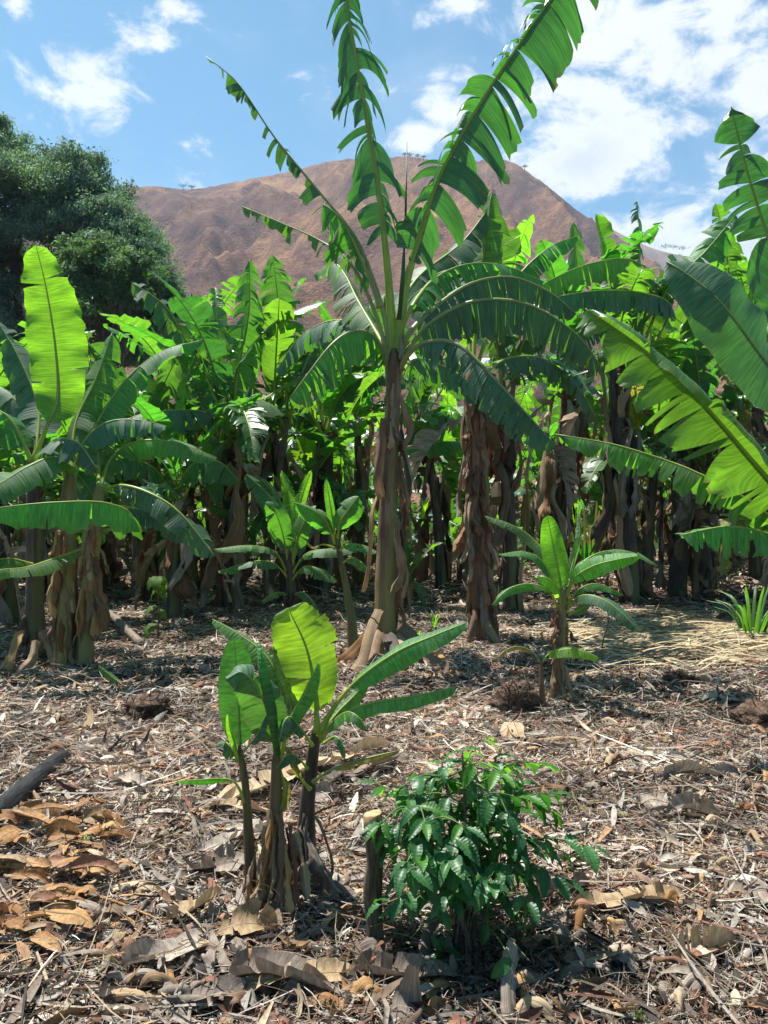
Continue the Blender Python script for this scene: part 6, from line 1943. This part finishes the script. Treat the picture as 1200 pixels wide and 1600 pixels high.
# ------------------------------------------------------------------ small plants
def seedling():
    b = GP(246, 1006)
    root = thing("papaya_seedling", "thin-stemmed seedling with a few broad leaves in front of the dark shade at the left", "seedling", b)
    D = b.y
    h = 105 * D / F
    V, Fq, U = tube([(0, 0, -.02), (.02, 0, h * .5), (-.02, 0, h)], [.012, .01, .006], 7)
    link("stem", mesh_np("stem", V, Fq, M_TWIG, U), root)
    r = random.Random(3)
    pr = [small_leaf(.22, .075, .15, 1.5, .012, seed=i) for i in range(3)]
    sp = [((0, 0, h * f), (math.cos(a), math.sin(a), r.uniform(-.5, .3)), (0, -.3, 1), r.uniform(.7, 1.2)) for f, a in ((1, -.3), (1, -2.4), (.98, 2.0), (.95, .9), (.8, 3.3), (.78, -.8), (.55, -2.6), (.5, -.4), (.3, -2.2), (1.0, -1.5))]
    V, Fq, U = place_leaves(sp, pr)
    link("foliage", mesh_np("foliage", V, Fq, mat_leaf("seedling_leaf", (.03, .11, .02), (.06, .17, .03), (.25, .6, .03), .4, .65, edge=False, spec=.2), U), root)
    # cut sucker with one green leaf stub
    b = GP(212, 1082)
    root = thing("banana_sucker", "cut banana sucker with one green leaf stub left of the soil mound", "banana plant", b)
    q = lambda *pts: [P(p[0], p[1], b.y + (p[2] if len(p) > 2 else 0)) for p in pts]
    V, Fq, U = tube([tuple(v - b) for v in q((212, 1120), (208, 1095), (196, 1075), (182, 1062))], [.03, .022, .012, .006], 8)
    link("pseudostem", mesh_np("pseudostem", V, Fq, M_STEM, U), root)
    add_leaf(root, q((190, 1070), (178, 1060), (166, 1050), (154, 1040)), .05, M_LEAF, r0=.006, nh=(.3, -.8, .6), pet=.1, fold=.4, tears=1, seed=181)


seedling()


def blade_tuft(name, label, cat, b, n, L, w, seed, mat, spread=.5, base=.1, group=None):
    rr = random.Random(seed)
    root = thing(name, label, cat, b, group)
    parts = []
    for i in range(n):
        a = rr.uniform(0, 6.28)
        l = L * rr.uniform(.6, 1.1)
        o = spread * rr.uniform(.3, 1.2)
        pts = [(math.cos(a) * base * .5, math.sin(a) * base * .5, -.02), (math.cos(a) * (base + o * l * .25), math.sin(a) * (base + o * l * .25), l * .5), (math.cos(a) * (base + o * l * .7), math.sin(a) * (base + o * l * .7), l * (.85 - .3 * o))]
        V, Fq, U = strip_geo(pts, w, w * .5, (math.cos(a) * -1, math.sin(a) * -1, .6), cup=.35, seed=seed * 50 + i, n=10, m=2, crumple=.05, ragged=.04)
        parts.append((V, Fq, U))
    V, Fq, U = cat_geo(parts)
    link("foliage", mesh_np("foliage", V, Fq, mat, U), root)


blade_tuft("strap_leaf_plant", "clump of long strap-like green leaves at the right edge behind the straw", "plant", G(1175, 9.6), 26, .9, .03, 5, M_LEAF, .9, .12)
blade_tuft("strap_leaf_plant", "tall bright strap-leaved plant between the grey-skirted trunks and the thicket", "plant", G(918, 16.5), 24, 1.9, .05, 6, M_LEAF, .28, .2)
blade_tuft("strap_leaf_plant", "narrow strap-leaved plant beside the tall strap-leaved one", "plant", G(935, 17.5), 16, 1.7, .05, 7, M_LEAF, .25, .15)
for i, (px, py, h, lab) in enumerate(((133, 1318, .07, "tiny bright grass sprout at the edge of the dry leaf heap"), (1000, 1598, .06, "tiny grass tuft at the bottom right corner"), (70, 1420, .05, "tiny sprout in the heap of orange-brown leaves"), (668, 1395, .10, "wispy grass tuft between the stake and the coffee bush"),
                                    (678, 985, .35, "spindly weed growing at the right of the tall plant's foot"), (655, 1000, .2, "small weed beside the spindly one by the tall plant's foot"), (1080, 1560, .05, "tiny grass tuft beside a twig at the lower right"), (810, 1450, .08, "small green shoot under the right side of the coffee bush"))):
    blade_tuft("grass_tuft", lab, "grass tuft", GP(px, py), 9, h, h * .045 + .0015, 70 + i, M_LEAF_NEW, .6, .01)


def dead_twig(label, px, py, top, seed, r=.004):
    b = GP(px, py)
    h = (py - top) * b.y / F
    rr = random.Random(seed)
    p, _ = spline([(0, 0, -.02), (rr.gauss(0, .02), 0, h * .4), (rr.gauss(0, .04), rr.gauss(0, .03), h * .75), (rr.gauss(0, .06), 0, h)], 14)
    V, Fq, U = tube(p, np.linspace(r, r * .4, 14), 6, wob=.08)
    o = link("dry_twig", mesh_np("dry_twig", V, Fq, M_TWIG, U), None, b)
    set_props(o, label, "stick")


dead_twig("thin dry stem standing upright right of the stake", 612, 1470, 1285, 1)
dead_twig("thin red-brown stem leaning beside the foot of the stake", 560, 1600, 1420, 2, .003)
dead_twig("bare twig standing right of the young banana plant", 941, 1042, 955, 3, .010)
dead_twig("thin bare stem standing in the litter at the left of the foreground clump", 215, 1290, 1195, 4, .003)
dead_twig("thin dry grass stem standing before the foreground clump", 452, 1470, 1375, 5, .002)
dead_twig("second thin dry stem just right of the stake", 625, 1450, 1330, 6, .003)


# ------------------------------------------------------------------ haze (a box of thin air round everything)
def haze():
    x, y0, y1, z0, z1 = 3900.0, -60.0, 3400.0, -120.0, 960.0
    V = [(a, b, c) for a in (-x, x) for b in (y0, y1) for c in (z0, z1)]
    Fq = [(0, 1, 3, 2), (4, 6, 7, 5), (0, 4, 5, 1), (2, 3, 7, 6), (0, 2, 6, 4), (1, 5, 7, 3)]
    m = bpy.data.materials.new("haze_air")
    m.use_nodes = True
    t = NT(m.node_tree)
    v = t.n('ShaderNodeVolumePrincipled')
    v.inputs['Color'].default_value = (.58, .76, 1.0, 1)
    v.inputs['Density'].default_value = 0.00012
    v.inputs['Anisotropy'].default_value = .2
    o = t.n('ShaderNodeOutputMaterial')
    t.l(v.outputs[0], o.inputs['Volume'])
    ob = link("haze", mesh_np("haze", V, Fq, m, smooth=False))
    set_props(ob, "thin blue summer haze in the air", "haze", kind="stuff")


haze()
